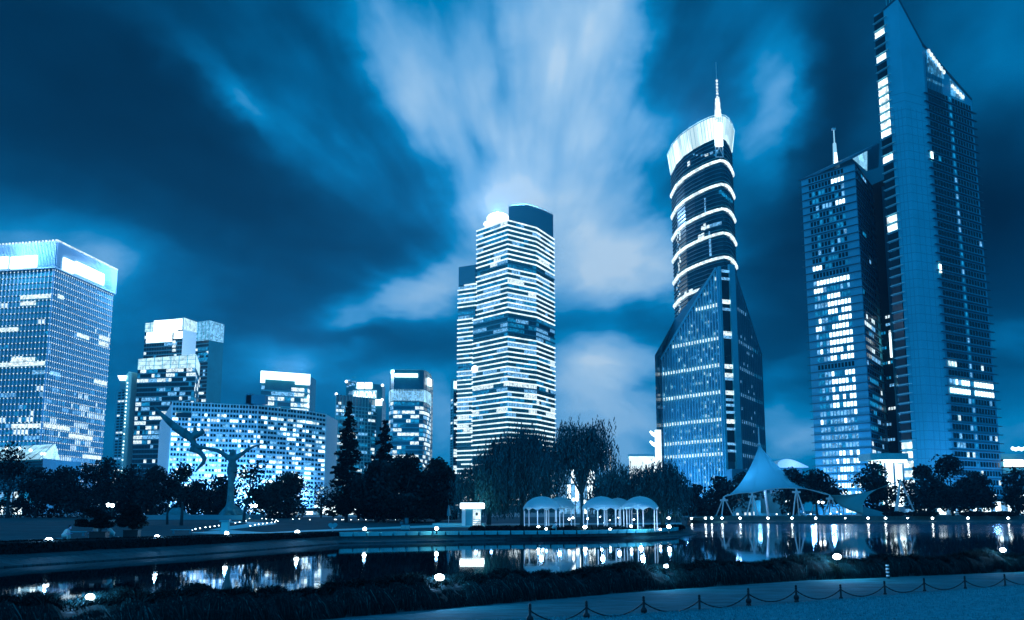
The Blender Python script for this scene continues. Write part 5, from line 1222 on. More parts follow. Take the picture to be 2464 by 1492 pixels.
# shrubs on the promontory and far quay
def shrub(px, py, hw, h, label, seed, group, Y=None, m=LM, leaf=.28):
    rng = np.random.default_rng(seed); base = G(px, py) if not Y else V(px, py, Y)
    if Y: base.z = landz(base.x, base.y)
    W = hw * base.y / FPX; n = int(500 * max(.6, W)); p = rng.normal(size=(n, 3)); p /= np.linalg.norm(p, axis=1)[:, None]; p *= (rng.random(n) ** .35)[:, None] * np.array([W, W * .8, h * .5]); p[:, 2] += h * .5
    root = thing('shrub', label, 'shrub', base, group); fastmesh('foliage', leaf_quads(rng, p + np.array(base), np.full(n, leaf), 1.3), 4, m, root, rng.integers(0, 2, n)); return root
for i, px in enumerate([1148, 1180, 1216, 1252, 1290, 1330, 1372, 1412, 1448, 1490, 1530, 1568, 1600, 1628]):
    shrub(px, 1280 - (3 if px > 1560 else 0), 21, .95, f'{ORD[i]} dark shrub behind the stone edge counting from the kiosk', 200 + i, 'shrubs along the promontory edge')
for i, (px, hw) in enumerate([(2150, 26), (2218, 40), (2345, 36), (2410, 40)]):
    shrub(px, 1243, hw, 1.6, f'{ORD[i]} low clipped bush on the far quay right of the sail', 220 + i, 'clipped bushes on the far quay', Y=379, leaf=.5)
# undergrowth filling the foot of the tree belts
def undergrowth(x0, x1, ytop, Y, d, label, seed, leaf=.45, n=9000):
    rng = np.random.default_rng(seed); px = x0 + (x1 - x0) * rng.random(n); yy = Y + d * rng.random(n); az = (px - CX) / (FPX * math.cos(TH) + 480 * math.sin(TH)); x = az * yy
    top = V(x0, ytop, Y).z - 2.3; prof = top * (.72 + .20 * np.sin(px * .045) + .14 * np.sin(px * .13 + 1)); z = 2.3 + prof * rng.random(n) ** .8
    o = fastmesh('undergrowth', leaf_quads(rng, np.stack([x, yy, z], 1), np.full(n, leaf), 1.4), 4, LM[:2], None, (rng.random(n) < .3).astype(int)); tag(o, label, 'undergrowth', kind='stuff')
undergrowth(-60, 700, 1196, 282, 14, 'dark undergrowth at the foot of the trees beyond the left lawn', 1)
undergrowth(860, 1100, 1200, 236, 10, 'dark undergrowth beneath the round evergreens', 2, n=5000)
undergrowth(1640, 1760, 1210, 395, 10, 'dark undergrowth left of the big tent', 3, .6, 3000)
undergrowth(2090, 2150, 1215, 398, 8, 'dark undergrowth behind the small sail', 4, .6, 2000)
# clipped hedge along the left lawn
def lawn_hedge():
    rng = np.random.default_rng(4); P = []; pts = []
    for a, b in zip(T_[:12], T_[1:13]):
        for k in range(12): p = a.lerp(b, k / 12); pts.append(p)
    acc = []
    mb = MB(); prev = None
    for i, p in enumerate(pts):
        az = AZ(p); h = np.interp(p.y, [60, 85, 110, 135, 150, 200], [1.0, .98, .85, .62, .42, .32]); w = 1.6 if p.y < 120 else 1.1
        dv = Vector((p.x, p.y, 0)).normalized(); q = p + dv * .25; z = p.z
        row = [(q.x, q.y, z), (q.x, q.y, z + h * .9), (q.x + dv.x * .3, q.y + dv.y * .3, z + h), (q.x + dv.x * w, q.y + dv.y * w, z + h), (q.x + dv.x * (w + .2), q.y + dv.y * (w + .2), z)]
        if prev:
            for k in range(4): mb.quad(prev[k], row[k], row[k + 1], prev[k + 1])
            L = (Vector(row[0]) - Vector(prev[0])).length; n = int(L * 130)
            for _ in range(n):
                t = random.Random(len(acc)).random(); u = random.Random(len(acc) + 7).random(); k = 0 if u < .55 else 2
                A = Vector(prev[k]).lerp(Vector(row[k]), t); B = Vector(prev[k + 1]).lerp(Vector(row[k + 1]), t); acc.append(tuple(A.lerp(B, random.Random(len(acc) + 3).random()) + Vector((0, -.03, .03))))
        prev = row
    o = mb.build('clipped_hedge', [mat('hedge_shade', tint(.018, .03, .4), .9)], None); tag(o, 'low clipped dark hedge between the left lawn and the stone embankment', 'hedge')
    C = arr(acc); l = fastmesh('foliage', leaf_quads(rng, C, np.full(len(C), .16), 1.3), 4, LM, o, rng.integers(0, 2, len(C))); l['kind'] = 'stuff'
lawn_hedge()
# ================================================================== stone edge blocks
def edge_blocks():
    a = T_[6:13]; seg = [(p, q, (q - p).length) for p, q in zip(a, a[1:])]; tot = sum(s[2] for s in seg); n = 41; proto = None
    m = mat('pale_edge_stone', tint(.98, .06, .5), .7, 0, .15, 1.2, bump=.1)
    for i in range(n):
        s = tot * (i + .5) / n
        for p, q, l in seg:
            if s <= l: break
            s -= l
        c = p.lerp(q, s / l); ang = math.atan2(q.y - p.y, q.x - p.x); L = tot / n
        if proto is None:
            mb = MB(); w = L * .41; mb.hexa([(-w, -.3, -.05), (w, -.3, -.05), (w, .3, -.05), (-w, .3, -.05), (-w * 1.02, -.42, .50), (w * 1.02, -.42, .50), (w * 1.02, .3, .50), (-w * 1.02, .3, .50)])
            proto = mb.build('edge_stone', [m]); bv = proto.modifiers.new('b', 'BEVEL'); bv.width = .03; o = proto
        else: o = proto.copy(); COL.objects.link(o)
        o.location = c; o.rotation_euler = (0, 0, ang)
        tag(o, 'pale stone block in the row edging the promontory', 'stone block', 'stone blocks edging the promontory')
edge_blocks()
# ================================================================== lamps of the park
for px, py, y, lab in ((877, 1281, None, 'squat lamp on the stone edge nearest the leaf-shaped sign'), (1050, 1279.5, None, 'squat lamp on the stone edge midway to the kiosk')):
    q = RZ(px, py + 5, 1.0); bollard_lamp(q, .75, .26, lab, 'squat lamps along the stone edge', 14)
k = 0
for px, py, r, e in [(1145, 1268, .30, 30), (1182, 1271, .34, 30), (1295, 1268, .30, 30), (1314, 1279, .24, 20), (1369, 1249, .28, 0), (1378, 1246, .30, 0), (1413, 1248, .28, 0), (1407, 1268, .42, 45), (1467.6, 1278, .30, 25), (1443.6, 1243.5, .16, 0), (1453, 1261, .16, 0),
                     (1467, 1251, .16, 0), (1481, 1254.5, .20, 0), (1487, 1245.5, .16, 0), (1518, 1266, .26, 25), (1525, 1249.5, .24, 0), (1588, 1276, .24, 20), (1609, 1267, .44, 40)]:
    yy = 172 if py > 1262 else 215 if py > 1247 else 250
    q = V(px, py, yy); gz = landz(q.x, q.y) if yy > 165 else .9; h = max(.5, q.z - gz); q.z = gz
    bollard_lamp(q, h, r * .72, f'{ORD[k]} garden lamp from the kiosk along the canopies' if k < 18 else '', 'garden lamps around the canopies', e); k += 1
q = G(1609, 1270); h = V(1609, 1246.5, q.y).z - q.z; bollard_lamp(q, h, .3, 'tall post lamp standing over the brightest garden lamp', None, 0, 'post_lamp', post=.16)
q = G(1664, 1264); 
# double park lamps
def post_lamp(px, py, base_y, label, arms=((-.0, 0),), r=.42, e=60):
    q = G(px, base_y); h = V(px, py, q.y).z - q.z; t = thing('park_lamp', label, 'lamp post', q, 'park lamps on posts')
    mb = MB(); mb.lathe((0, 0, 0), [(.22, 0), (.2, .15), (.08, .3), (.06, h + .1)], 10)
    for ax, az_ in arms: mb.tube([(0, 0, h - .1), (ax, 0, h + az_)], .05, 6)
    mb.build('post', [m_dark], t, world_coords=False)
    for ax, az_ in arms: mb = MB(); mb.ball((ax, 0, h + az_), r, 12); mb.build('lamp_glass', [m_lamp], t, True, world_coords=False)
    if e: plight(t, (0, -1.0, h - .2), e, .3)
post_lamp(268, 1216, 1252, 'double park lamp behind the potted trees on the left lawn', ((0, 0), (-.9, .1)), .38, 90)
post_lamp(608, 1217, 1251, 'double park lamp beside the winding path', ((-.45, 0), (.5, .05)), .36, 90)
post_lamp(968, 1222, 1248, 'single park lamp under the round evergreens', ((0, 0), (.5, -.1)), .36, 90)
post_lamp(939, 1229, 1247, 'smaller park lamp left of the one under the evergreens', ((0, 0),), .25, 0)
def uplight(q, label, r=.25, e=30, group='ground floodlights'):
    e = e * (3 if 'grass' not in group else 4.5)
    t = thing('floodlight', label, 'floodlight', q, group); mb = MB(); mb.lathe((0, 0, 0), [(.07, 0), (.07, .05), (.03, .07), (.03, .18), (.08, .2), (.12, .34)], 12); mb.build('housing', [m_dark], t, world_coords=False)
    mb = MB(); mb.ball((0, 0, .34 + r * .4), r * .60, 12, 0, (1.15, 1, .8)); mb.build('lamp_glass', [m_lamp], t, True, world_coords=False); plight(t, (0, -.15, .34 + r * 1.7), e, .12); return t
for px, py, Y, lab, r, e in ((117, 1302, 86, 'floodlight on the hedge at the left end of the lawn', .46, 60), (378, 1293, 98, 'floodlight behind the hedge right of the potted trees', .38, 60), (545, 1283, 114, 'floodlight at the foot of the pale pedestal', .34, 40), (715, 1281, 129, 'floodlight at the start of the waterside path', .42, 55)):
    q = V(px, py, Y); Y = Tat(AZ(q))[0] + (.9 if px < 700 else 1.2); q = V(px, py, Y); q.z -= .45; uplight(q, lab, r, e)
for px, py, lab, r, e in ((1057, 1386, 'brightest floodlight buried in the top of the grass hedge', .27, 60), (1602, 1357, 'floodlight in the grass hedge below the end of the promontory', .16, 30), (2013, 1338, 'floodlight in the grass hedge below the small sail', .32, 70), (217, 1430, 'floodlight in the grass hedge near its left end', .20, 45), (2412, 1321, 'floodlight in the grass hedge near its right end', .26, 30)):
    yy = np.interp(px, [0, 764, 1503, 2463], [31.6, 37.4, 49.6, 66.5]); q = V(px, py, yy + .5); q.z -= .50; uplight(q, lab, r, e, 'floodlights in the grass hedge')
# path marker lights
def path_lights():
    A = [(416, 0)]; pts = [(457, 1281), (462, 1279.5), (470, 1277.5), (481, 1275.5), (494, 1273), (505, 1271.5), (516, 1270), (526, 1268.5)] + [(566, 1261.5), (576, 1259.5), (583, 1257.8), (592, 1256), (553, 1255)] + \
        [(602, 1269), (613, 1266.5), (622, 1265), (632, 1263.5), (642, 1262), (653, 1260.5), (661, 1258.8), (668, 1257), (664, 1254.5), (655, 1252.5), (640, 1251), (630, 1250), (600, 1250)] + \
        [(704, 1252), (720, 1251), (745, 1253), (805, 1252.5), (822, 1253)] + [(808 + 18 * k, 1252.6 + .2 * (k % 3)) for k in range(9)]
    proto = thing('path_light', 'tiny round marker light along the lawn paths', 'path light', G(*pts[0]), 'marker lights along the lawn paths')
    mb = MB(); mb.lathe((0, 0, 0), [(.10, 0), (.10, .16), (.07, .2)], 8); mb.build('housing', [m_dark], proto, world_coords=False)
    mb = MB(); mb.ball((0, 0, .24), .10, 8, 0, (1, 1, .8)); mb.build('lamp_glass', [m_lamps], proto, True, world_coords=False)
    for i, p in enumerate(pts):
        o = proto if i == 0 else copy_tree(proto); o.location = G(*p)
path_lights()
# ================================================================== tents
m_fab = translucent(mat('tent_fabric', tint(1.0, .16, .50), .6, 0, .05, .4), .65, (.40, .88, 1))
m_fabd = mat('sail_fabric', tint(.42, .06, .50), .6, 0, .06, .4)
def tripod(p, h, spread, name, parent, rr, plate=True):
    mb = MB()
    for a in rr: mb.tube([(p.x, p.y, p.z + h), (p.x + math.cos(a) * spread, p.y + math.sin(a) * spread * .8, p.z - .1)], .22, 7)
    if plate: mb.box(-1.4, 1.4, -.3, .3, p.z + h - 1.6, p.z + h - .9, 0, 0, (p.x, p.y, 0))
    mb.build(name, [m_steel], parent)
    for a in rr: mb = MB(); mb.lathe((p.x + math.cos(a) * spread, p.y + math.sin(a) * spread * .8, p.z - .1), [(.5, 0), (.45, .3), (.2, .5)], 10); mb.build('footing', [m_conc], parent)
def big_tent():
    Yf = 384; A = V(1826, 1068, 396); gz = 2.32
    cor = [V(1741, 1195, 390), V(1809, 1186, 381), V(1915, 1175, 380), V(1996, 1191, 388), V(1965, 1186, 414), V(1860, 1180, 420), V(1775, 1187, 412)]
    t = thing('tent', 'tall pointed white membrane tent on steel tripods at the far bank', 'tent', (A.x, A.y, gz))
    rim = []; n = 10
    for a, b in zip(cor, cor[1:] + cor[:1]):
        for k in range(n):
            u = k / n; p = a.lerp(b, u); s = math.sin(math.pi * u); c = Vector((A.x, A.y, 0)) - Vector((p.x, p.y, 0)); p += c * .07 * s; p.z += (b - a).length * .045 * s; rim.append(p)
    R_ = 14; mb = MB(); rows = []
    for r in range(R_ + 1):
        u = r / R_; row = []
        for k, p in enumerate(rim):
            q = A.lerp(p, u ** 1.12); q.z = p.z + (A.z - p.z) * (1 - u) ** 1.55
            q.z -= 0
            if r == 0: q = A + (p - A).normalized() * .35; q.z = A.z
            row.append(q)
        rows.append(row)
    N = len(rim); mb.v = [tuple(q) for row in rows for q in row]
    for r in range(R_):
        for k in range(N): k2 = (k + 1) % N; mb.f.append((r * N + k, (r + 1) * N + k, (r + 1) * N + k2, r * N + k2)); mb.m.append(0)
    o = mb.build('membrane', [m_fab], t, True); s = o.modifiers.new('s', 'SOLIDIFY'); s.thickness = .08
    mb = MB(); mb.tube(rows[-1] + [rows[-1][0]], .14, 6); mb.build('edge_cable', [m_steel], t)
    tp = V(1821, 1024, 396); mb = MB(); mb.tube([(A.x + 2.2, A.y, gz), (A.x, A.y, A.z - 1)], .45, 10); mb.build('mast', [m_steel], t)
    mb = MB(); mb.lathe((A.x, A.y, A.z - .5), [(.5, 0), (.5, .6), (.28, .8), (.2, tp.z - A.z)], 10); mb.build('mast_tip', [m_steel], t)
    for i, c in enumerate(cor):
        q = Vector((c.x, c.y, gz)); tripod(q, c.z - gz, 3.6 if i < 4 else 3.2, 'tripod', t, [(-2.0, .4, 2.4), (-2.4, -1.2, 1.4), (-2.2, -.9, 1.2), (-2.5, -.5, 1.5)][i % 4])
    # stage shell under it
    p0 = V(1756, 1230, 402); p1 = V(1830, 1230, 402); root = thing('stage_wall', 'low rounded stage wall with lit openings under the big tent', 'stage', (p0.x, p0.y, gz))
    mb = MB(); pts = [(p0.x + (p1.x - p0.x) * k / 8, p0.y + 2.5 * math.sin(k / 8 * math.pi)) for k in range(9)]; mb.prism(pts + [(p1.x, p1.y + 5), (p0.x, p0.y + 5)], gz, V(1790, 1204, 402).z, 0); mb.build('wall', [m_concd], root)
    for x, y0, y1, w in ((1774, 1234, 1241, 5), (1793, 1233, 1243, 4), (1803, 1233, 1241, 4), (1812, 1231, 1240, 4)):
        a = V(x - w / 2, y1, 399.4); b = V(x + w / 2, y0, 399.4); mb = MB(); mb.box(a.x, b.x, 399.2, 399.5, max(gz + .2, a.z), b.z, 0); mb.build('lit_panel', [m_bri], root)
    c0 = V(1836, 1225, 408); c1 = V(1920, 1196, 408); root = thing('acoustic_shell', 'pale curved acoustic wall at the back of the big tent', 'wall', (c0.x, c0.y, gz))
    mb = MB(); pts = [(c0.x - 8 + (c1.x + 8 - c0.x) * k / 10, c0.y - 1 + 4 * math.sin(k / 10 * math.pi)) for k in range(11)]; mb.prism(pts + [(c1.x, c1.y + 3), (c0.x - 8, c0.y + 3)], gz, c1.z + 1.5, 0); mb.build('wall', [mat('shell_panel', tint(.22, .03, .46), .6)], root)
    mb = MB(); mb.prism([(c0.x - 3, 402), (c1.x, 402), (c1.x, 407), (c0.x - 3, 407)], gz, gz + .9, 0); mb.build('platform', [m_concd], root)
    o = plight(t, (-3, -2, 11.5), 4200, 1.5, (.22, .52, 1)); plight(t, (10, 3, 10.2), 2600, 1.5, (.22, .52, 1)); plight(t, (-8, 3, 10.2), 2200, 1.5, (.22, .52, 1)); plight(t, (0, 4, 3), 500, .8)  # lights added under the apex, out of view, to make the membrane glow
    rr = random.Random(5)
    for i, (x, y, r) in enumerate(((1893, 1207, .45), (1901, 1205, .3), (1868, 1239, .22), (1897, 1237, .25), (1934, 1233, .22), (1950, 1237, .25), (1969, 1208, .45), (1979, 1209, .5), (1997, 1236, .3), (2013, 1232, .3), (2022, 1239, .22))):
        q = V(x, y, 392); h = max(.6, q.z - gz); q.z = gz; bollard_lamp(q, h, r, f'{ORD[i]} spot lamp counting rightward under the big tent', 'spot lamps under the tent', 0, 'spot_lamp', m_lamps, .07)
big_tent()
def small_sail():
    P0 = V(2000, 1191, 386); P1 = V(2160, 1159.5, 384); P2 = V(2078, 1238, 380); 
    t = thing('sail_canopy', 'low dark sail canopy sweeping up to a point beside the big tent', 'canopy', (P2.x, P2.y, 2.32)); mb = MB(); n = 16; idx = {}
    for i in range(n + 1):
        for j in range(n + 1 - i):
            a, b = i / n, j / n; c = 1 - a - b; p = P0 * c + P1 * a + P2 * b
            # edges curve inwards
            mid = (P0 + P1 + P2) / 3; p += (mid - p) * (.0) ; p.z += -4.0 * c * a * 4 * .32 + 0; e = a * b * 4; p += Vector((-1, 0, .25)) * e * 4.2; p += Vector((0, 6, 0)) * (c * b * 4) * .6; f = c * b * 4; p += Vector((-.3, 0, -.2)) * f * 3
            idx[i, j] = len(mb.v); mb.v.append(tuple(p))
    for i in range(n):
        for j in range(n - i):
            mb.f.append((idx[i, j], idx[i + 1, j], idx[i, j + 1])); mb.m.append(0)
            if j < n - i - 1: mb.f.append((idx[i + 1, j], idx[i + 1, j + 1], idx[i, j + 1])); mb.m.append(0)
    o = mb.build('membrane', [m_fabd], t, True); s = o.modifiers.new('s', 'SOLIDIFY'); s.thickness = .08
    a = V(2166, 1160, 384); mb = MB()
    for x, y in ((2151, 1240), (2157, 1242), (2204, 1241)): q = V(x, y, 382 if x < 2200 else 386); mb.tube([(a.x, a.y, a.z + 1), (q.x, q.y, 2.3)], .26, 7)
    mb.build('support_pole', [m_steel], t)
    w0 = V(2092, 1217, 388); w1 = V(2150, 1240, 388); mb = MB(); mb.prism([(w0.x - 3, 388), (w1.x, 388), (w1.x, 394), (w0.x - 3, 394)], 2.3, [w0.z, 2.5, 2.5, w0.z], 0); mb.build('ramp_wall', [m_conc], t)
small_sail()
# ================================================================== mushroom canopies
m_can = translucent(mat('canopy_fabric', tint(.95, .22, .50), .5), .4, (.5, .9, 1))
def canopy(px, py_top, py_rim, py_base, hw, Y, label, seed, light=40):
    base = V(px, py_base, Y); base.z = .95; top = V(px, py_top, Y).z - base.z; rimz = V(px, py_rim, Y).z - base.z; W = hw * Y / FPX
    t = thing('domed_canopy', label, 'canopy', base, 'domed canopies on slim posts'); mb = MB(); N = 48; R_ = 9; K = 6
    for r in range(R_ + 1):
        u = r / R_
        for k in range(N):
            a = 2 * math.pi * k / N + .25; rim = abs(math.sin((a - .25) * K / 2)) ** .8 * (top - rimz) * .24
            rad = W * math.sin(u * math.pi / 2)
            z = rimz + rim * u ** 6 + (top - rimz) * math.cos(u * math.pi / 2) ** 1.1; mb.v.append((max(.05, rad) * math.cos(a), max(.05, rad) * math.sin(a), z))
    for r in range(R_):
        for k in range(N): k2 = (k + 1) % N; mb.f.append((r * N + k, (r + 1) * N + k, (r + 1) * N + k2, r * N + k2)); mb.m.append(0)
    o = mb.build('fabric', [m_can], t, True, world_coords=False); s = o.modifiers.new('s', 'SOLIDIFY'); s.thickness = .05
    for k in range(K):
        a = 2 * math.pi * k / K + .25; x, y = W * .97 * math.cos(a), W * .97 * math.sin(a); mb = MB(); mb.tube([(x, y, 0), (x, y, rimz)], .085, 8); mb.build('post', [m_steel], t, world_coords=False)
    mb = MB(); mb.lathe((0, 0, top - .15), [(.25, 0), (.2, .16), (.05, .2)], 10); mb.build('finial', [m_steel], t, world_coords=False)
    mb = MB(); mb.lathe((0, 0, .0), [(W * .72, 0), (W * .72, .06)], 24); mb.build('floor_disc', [m_pave], t, world_coords=False)
    plight(t, (-.3, -W * 1.7, 2.2), light * 2.3, .3, (.30, .60, 1)); plight(t, (0, 0, .8), light * 2.2, .3, (.35, .65, 1)); return t  # lights added before and under the canopy to brighten its fabric; no fixtures
canopy(1304, 1194, 1229, 1275, 45, 178, 'domed canopy nearest the kiosk, seen through willow strands', 1, 120)
canopy(1347, 1196, 1227, 1270, 38, 196, 'domed canopy half hidden behind the bare willow trunk', 2, 100)
canopy(1447, 1194, 1229, 1275, 46, 178, 'domed canopy just right of the bare willow trunk', 3, 160)
canopy(1487, 1198, 1228, 1270, 36, 197, 'domed canopy overlapped by its two front neighbours', 4, 120)
canopy(1541, 1194, 1228, 1274, 43, 176, 'whitest domed canopy, nearest the end of the promontory', 5, 260)
# ================================================================== kiosk
def kiosk():
    Y = 200; b = V(1134, 1261, Y); z0 = landz(b.x, b.y); t = thing('kiosk', 'small kiosk with a glowing flat roof sign beside the willow', 'kiosk', (b.x, b.y, z0)); k = Y / FPX
    h = V(1134, 1224, Y).z - z0; mb = MB(); mb.box(-1.75, 1.75, 0, 3, 0, h, 0); mb.build('wall', [m_concd], t, world_coords=False)
    mb = MB(); mb.box(-2.1, 2.3, -.35, 3.2, h, h + 1.05, 0); o = mb.build('glowing_roof', [emis('kiosk_sign', WHT, 4, sample=True)], t, world_coords=False); bv = o.modifiers.new('b', 'BEVEL'); bv.width = .2; bv.segments = 3
    mb = MB(); mb.box(.25, 1.65, -.12, -.02, .3, h - .15, 0); mb.build('lit_shop_window', [m_bri], t, world_coords=False)
    mb = MB(); mb.box(.75, 1.15, -.2, -.13, h - 1.2, h - .7, 0); mb.build('menu_board', [m_dark], t, world_coords=False)
    mb = MB()
    for q in (.5, .9, 1.3): mb.box(.3, 1.6, -.22, -.13, q, q + .12, 0)
    mb.build('shelf', [m_concd], t, world_coords=False)
    mb = MB(); mb.box(-1.75, -1.1, -.12, -.02, 0, h, 0); mb.build('corner_post', [m_steel], t, world_coords=False)
    plight(t, (.9, -1.4, 1.5), 60, .3)
    # folded parasol beside it
    q = V(1079, 1262, 198); q.z = landz(q.x, q.y); o = thing('folded_parasol', 'closed parasol standing just left of the kiosk', 'parasol', q); mb = MB(); mb.tube([(0, 0, 0), (0, 0, 3.9)], .05, 6); mb.build('pole', [m_steel], o, world_coords=False); mb = MB(); mb.lathe((0, 0, 1.9), [(.10, 0), (.34, .15), (.26, 1.0), (.08, 1.95)], 9); mb.build('folded_cloth', [m_concd], o, world_coords=False)
    # terrace steps
    for i, (y, w, hh) in enumerate(((1268, 3.4, .32), (1264.5, 2.6, .62), (1261.5, 0, 0))):
        if not w: continue
        a = G(1040, y); c = G(1165, y); mb = MB(); mb.box(a.x, c.x, a.y, a.y + 14, a.z - .2, a.z + hh * .6, 0); structure(mb.build('terrace_step', [m_pavel]))
kiosk()
# ================================================================== small park furniture
def furn():
    q = G(541.5, 1279); k = q.y / FPX; h = V(541, 1251.5, q.y).z - q.z; t = thing('pedestal', 'pale square pedestal with a wide cap beside the winding path', 'pedestal', q); w = 10 * k
    mb = MB(); mb.box(-w * 1.15, w * 1.15, -w, w, 0, h * .1, 0); mb.box(-w * .82, w * .82, -w * .8, w * .8, h * .1, h * .84, 0); mb.build('shaft', [m_pavel], t, world_coords=False)
    mb = MB(); mb.box(-w * 1.25, w * 1.25, -w, w, h * .86, h, 0); mb.build('cap', [m_conc], t, world_coords=False)
    q = G(800, 1279); h = V(800, 1259.5, q.y).z - q.z; k = q.y / FPX; t = thing('leaf_sign', 'small sign of two joined round leaves on a short post', 'sign', q)
    mb = MB(); mb.tube([(0, 0, 0), (0, 0, h * .55)], .07, 8); mb.build('post', [m_steel], t, world_coords=False)
    mb = MB(); n = 22; fr = []
    for i in range(n): a = 2 * math.pi * i / n; x = 16 * math.sin(a) ** 3 / 16; z = (13 * math.cos(a) - 5 * math.cos(2 * a) - 2 * math.cos(3 * a) - math.cos(4 * a)) / 16; fr.append((x * 11 * k, z * 9 * k + h * .72))
    mb.poly([(x, -.04, z) for x, z in fr]); mb.poly([(x, .04, z) for x, z in reversed(fr)])
    for i in range(n): j = (i + 1) % n; mb.quad((fr[i][0], .04, fr[i][1]), (fr[j][0], .04, fr[j][1]), (fr[j][0], -.04, fr[j][1]), (fr[i][0], -.04, fr[i][1]))
    mb.build('panel', [m_conc], t, world_coords=False)
    q = G(975, 1276); k = q.y / FPX; h = V(975, 1263, q.y).z - q.z; t = thing('utility_box', 'pale two-door utility box at the water side path', 'utility box', q); w = 10 * k
    mb = MB(); mb.box(-w, w, -.4, .4, .12, h, 0); mb.build('cabinet', [m_conc], t, world_coords=False); mb = MB(); mb.box(-w * .9, w * .9, -.36, .36, 0, .12, 0); mb.build('plinth', [m_dark], t, world_coords=False)
    for s in (-1, 1): mb = MB(); mb.box(min(s * .04, s * w * .92), max(s * .04, s * w * .92), -.44, -.402, .25, h - .12, 0); mb.build('door', [m_fin], t, world_coords=False)
    for px, py0, py1, w, name, lab in ((978, 1260, 1244, .42, 'litter_bin', 'tall round litter bin beyond the utility box'), (966, 1261, 1254, .35, 'small_bollard', 'short pale bollard left of the litter bin')):
        q = G(px, py0); h = V(px, py1, q.y).z - q.z; t = thing(name, lab, name.replace('_', ' '), q); mb = MB(); mb.lathe((0, 0, 0), [(w * .9, 0), (w, .1), (w, h * .85)], 14); mb.build('drum', [m_concd], t, world_coords=False); mb = MB(); mb.lathe((0, 0, h * .87), [(w * 1.1, 0), (w * 1.05, h * .08), (w * .4, h * .13)], 14); mb.build('lid', [m_dark], t, world_coords=False)
    q = G(1102, 1256); q = V(1114, 1252, 240); q.z = landz(q.x, q.y)
    t = thing('park_bench', 'small pale stone seat on the far lawn left of the sculpture mound', 'bench', G(369, 1243)); s = t.location.y / FPX
    mb = MB(); mb.box(-6 * s, 6 * s, -.4, .4, .05, .45, 0); mb.build('base', [m_concd], t, world_coords=False); mb = MB(); mb.box(-9 * s, 9 * s, -.6, .6, .5, .85, 0); mb.build('slab', [m_pavel], t, world_coords=False)
    # backless benches near the people
    for px, py, w, lab in ((438, 1284, 26, 'dark flat bench under the sparse young tree'), (182, 1290, 24, 'low bench under the seated people')):
        q = G(px, py); k = q.y / FPX; t = thing('flat_bench', lab, 'bench', q, 'flat benches on the left lawn'); mb = MB(); mb.box(-w * k, w * k, -.25, .25, .42, .5, 0); mb.build('seat', [m_conc], t, world_coords=False)
        for s in (-1, 1): mb = MB(); mb.box(s * w * k * .75 - .1, s * w * k * .75 + .1, -.2, .2, 0, .42, 0); mb.build('leg', [m_concd], t, world_coords=False)
furn()
def potted(px, py_base, box_hw, box_top, crown, label, seed):
    rng = np.random.default_rng(seed); rr = random.Random(seed); Y = 97; q = V(px, py_base, Y); Y = Tat(AZ(q))[0] + 4.5; q = V(px, py_base, Y); q.z = landz(q.x, q.y) ; k = Y / FPX; h = V(px, box_top, Y).z - q.z; w = box_hw * k
    t = thing('potted_pine', label, 'potted tree', q, 'potted cloud-pruned pines'); mb = MB(); mb.box(-w, w, -w * .7, w * .7, 0, h, 0); mb.box(-w * 1.06, w * 1.06, -w * .76, w * .76, h, h + .08, 0); mb.build('planter', [mat('planter', tint(.03, .03, .42), .6)], t, world_coords=False)
    mb = MB(); mb.tube([(0, 0, h), (.15, 0, h + .4), (-.1, 0, h + .9), (.1, 0, h + 1.6)], [.12, .10, .08, .04], 8)
    P = []
    for cx, cyy, hw, hh in crown:
        c = V(cx, cyy, Y); c = c - q; W = hw * k; Hh = hh * k; mb.tube([(0, 0, min(c.z, h + .5)), (c.x * .6, 0, c.z - .1), (c.x, 0, c.z)], [.06, .04, .02], 6)
        n = int(700 * W * 1.6); p = rng.normal(size=(n, 3)); p /= np.linalg.norm(p, axis=1)[:, None]; p *= (rng.random(n) ** .5)[:, None] * np.array([W, W * .7, Hh]); P.append(p + np.array((c.x, 0, c.z)) + np.array(q))
    mb.build('trunk', [m_bark], t, True, world_coords=False); P = np.concatenate(P); fastmesh('crown', leaf_quads(rng, P, np.full(len(P), .11), 1.8, .4), 4, LM[:2], t, rng.integers(0, 2, len(P)))
potted(238, 1298, 19, 1281, [(212, 1262, 34, 6), (232, 1236, 26, 7), (250, 1246, 24, 7), (196, 1254, 16, 5), (258, 1262, 20, 8), (238, 1255, 22, 7), (222, 1228, 18, 5), (240, 1266, 18, 5)], 'potted pine in the square planter between the seated people', 1)
potted(317, 1294, 17, 1277, [(318, 1232, 26, 12), (300, 1246, 26, 8), (330, 1246, 26, 8), (314, 1256, 38, 8), (340, 1260, 18, 6), (296, 1262, 16, 6), (322, 1222, 16, 8), (326, 1268, 18, 5)], 'potted pine right of the seated people, with the rounder crown', 2)
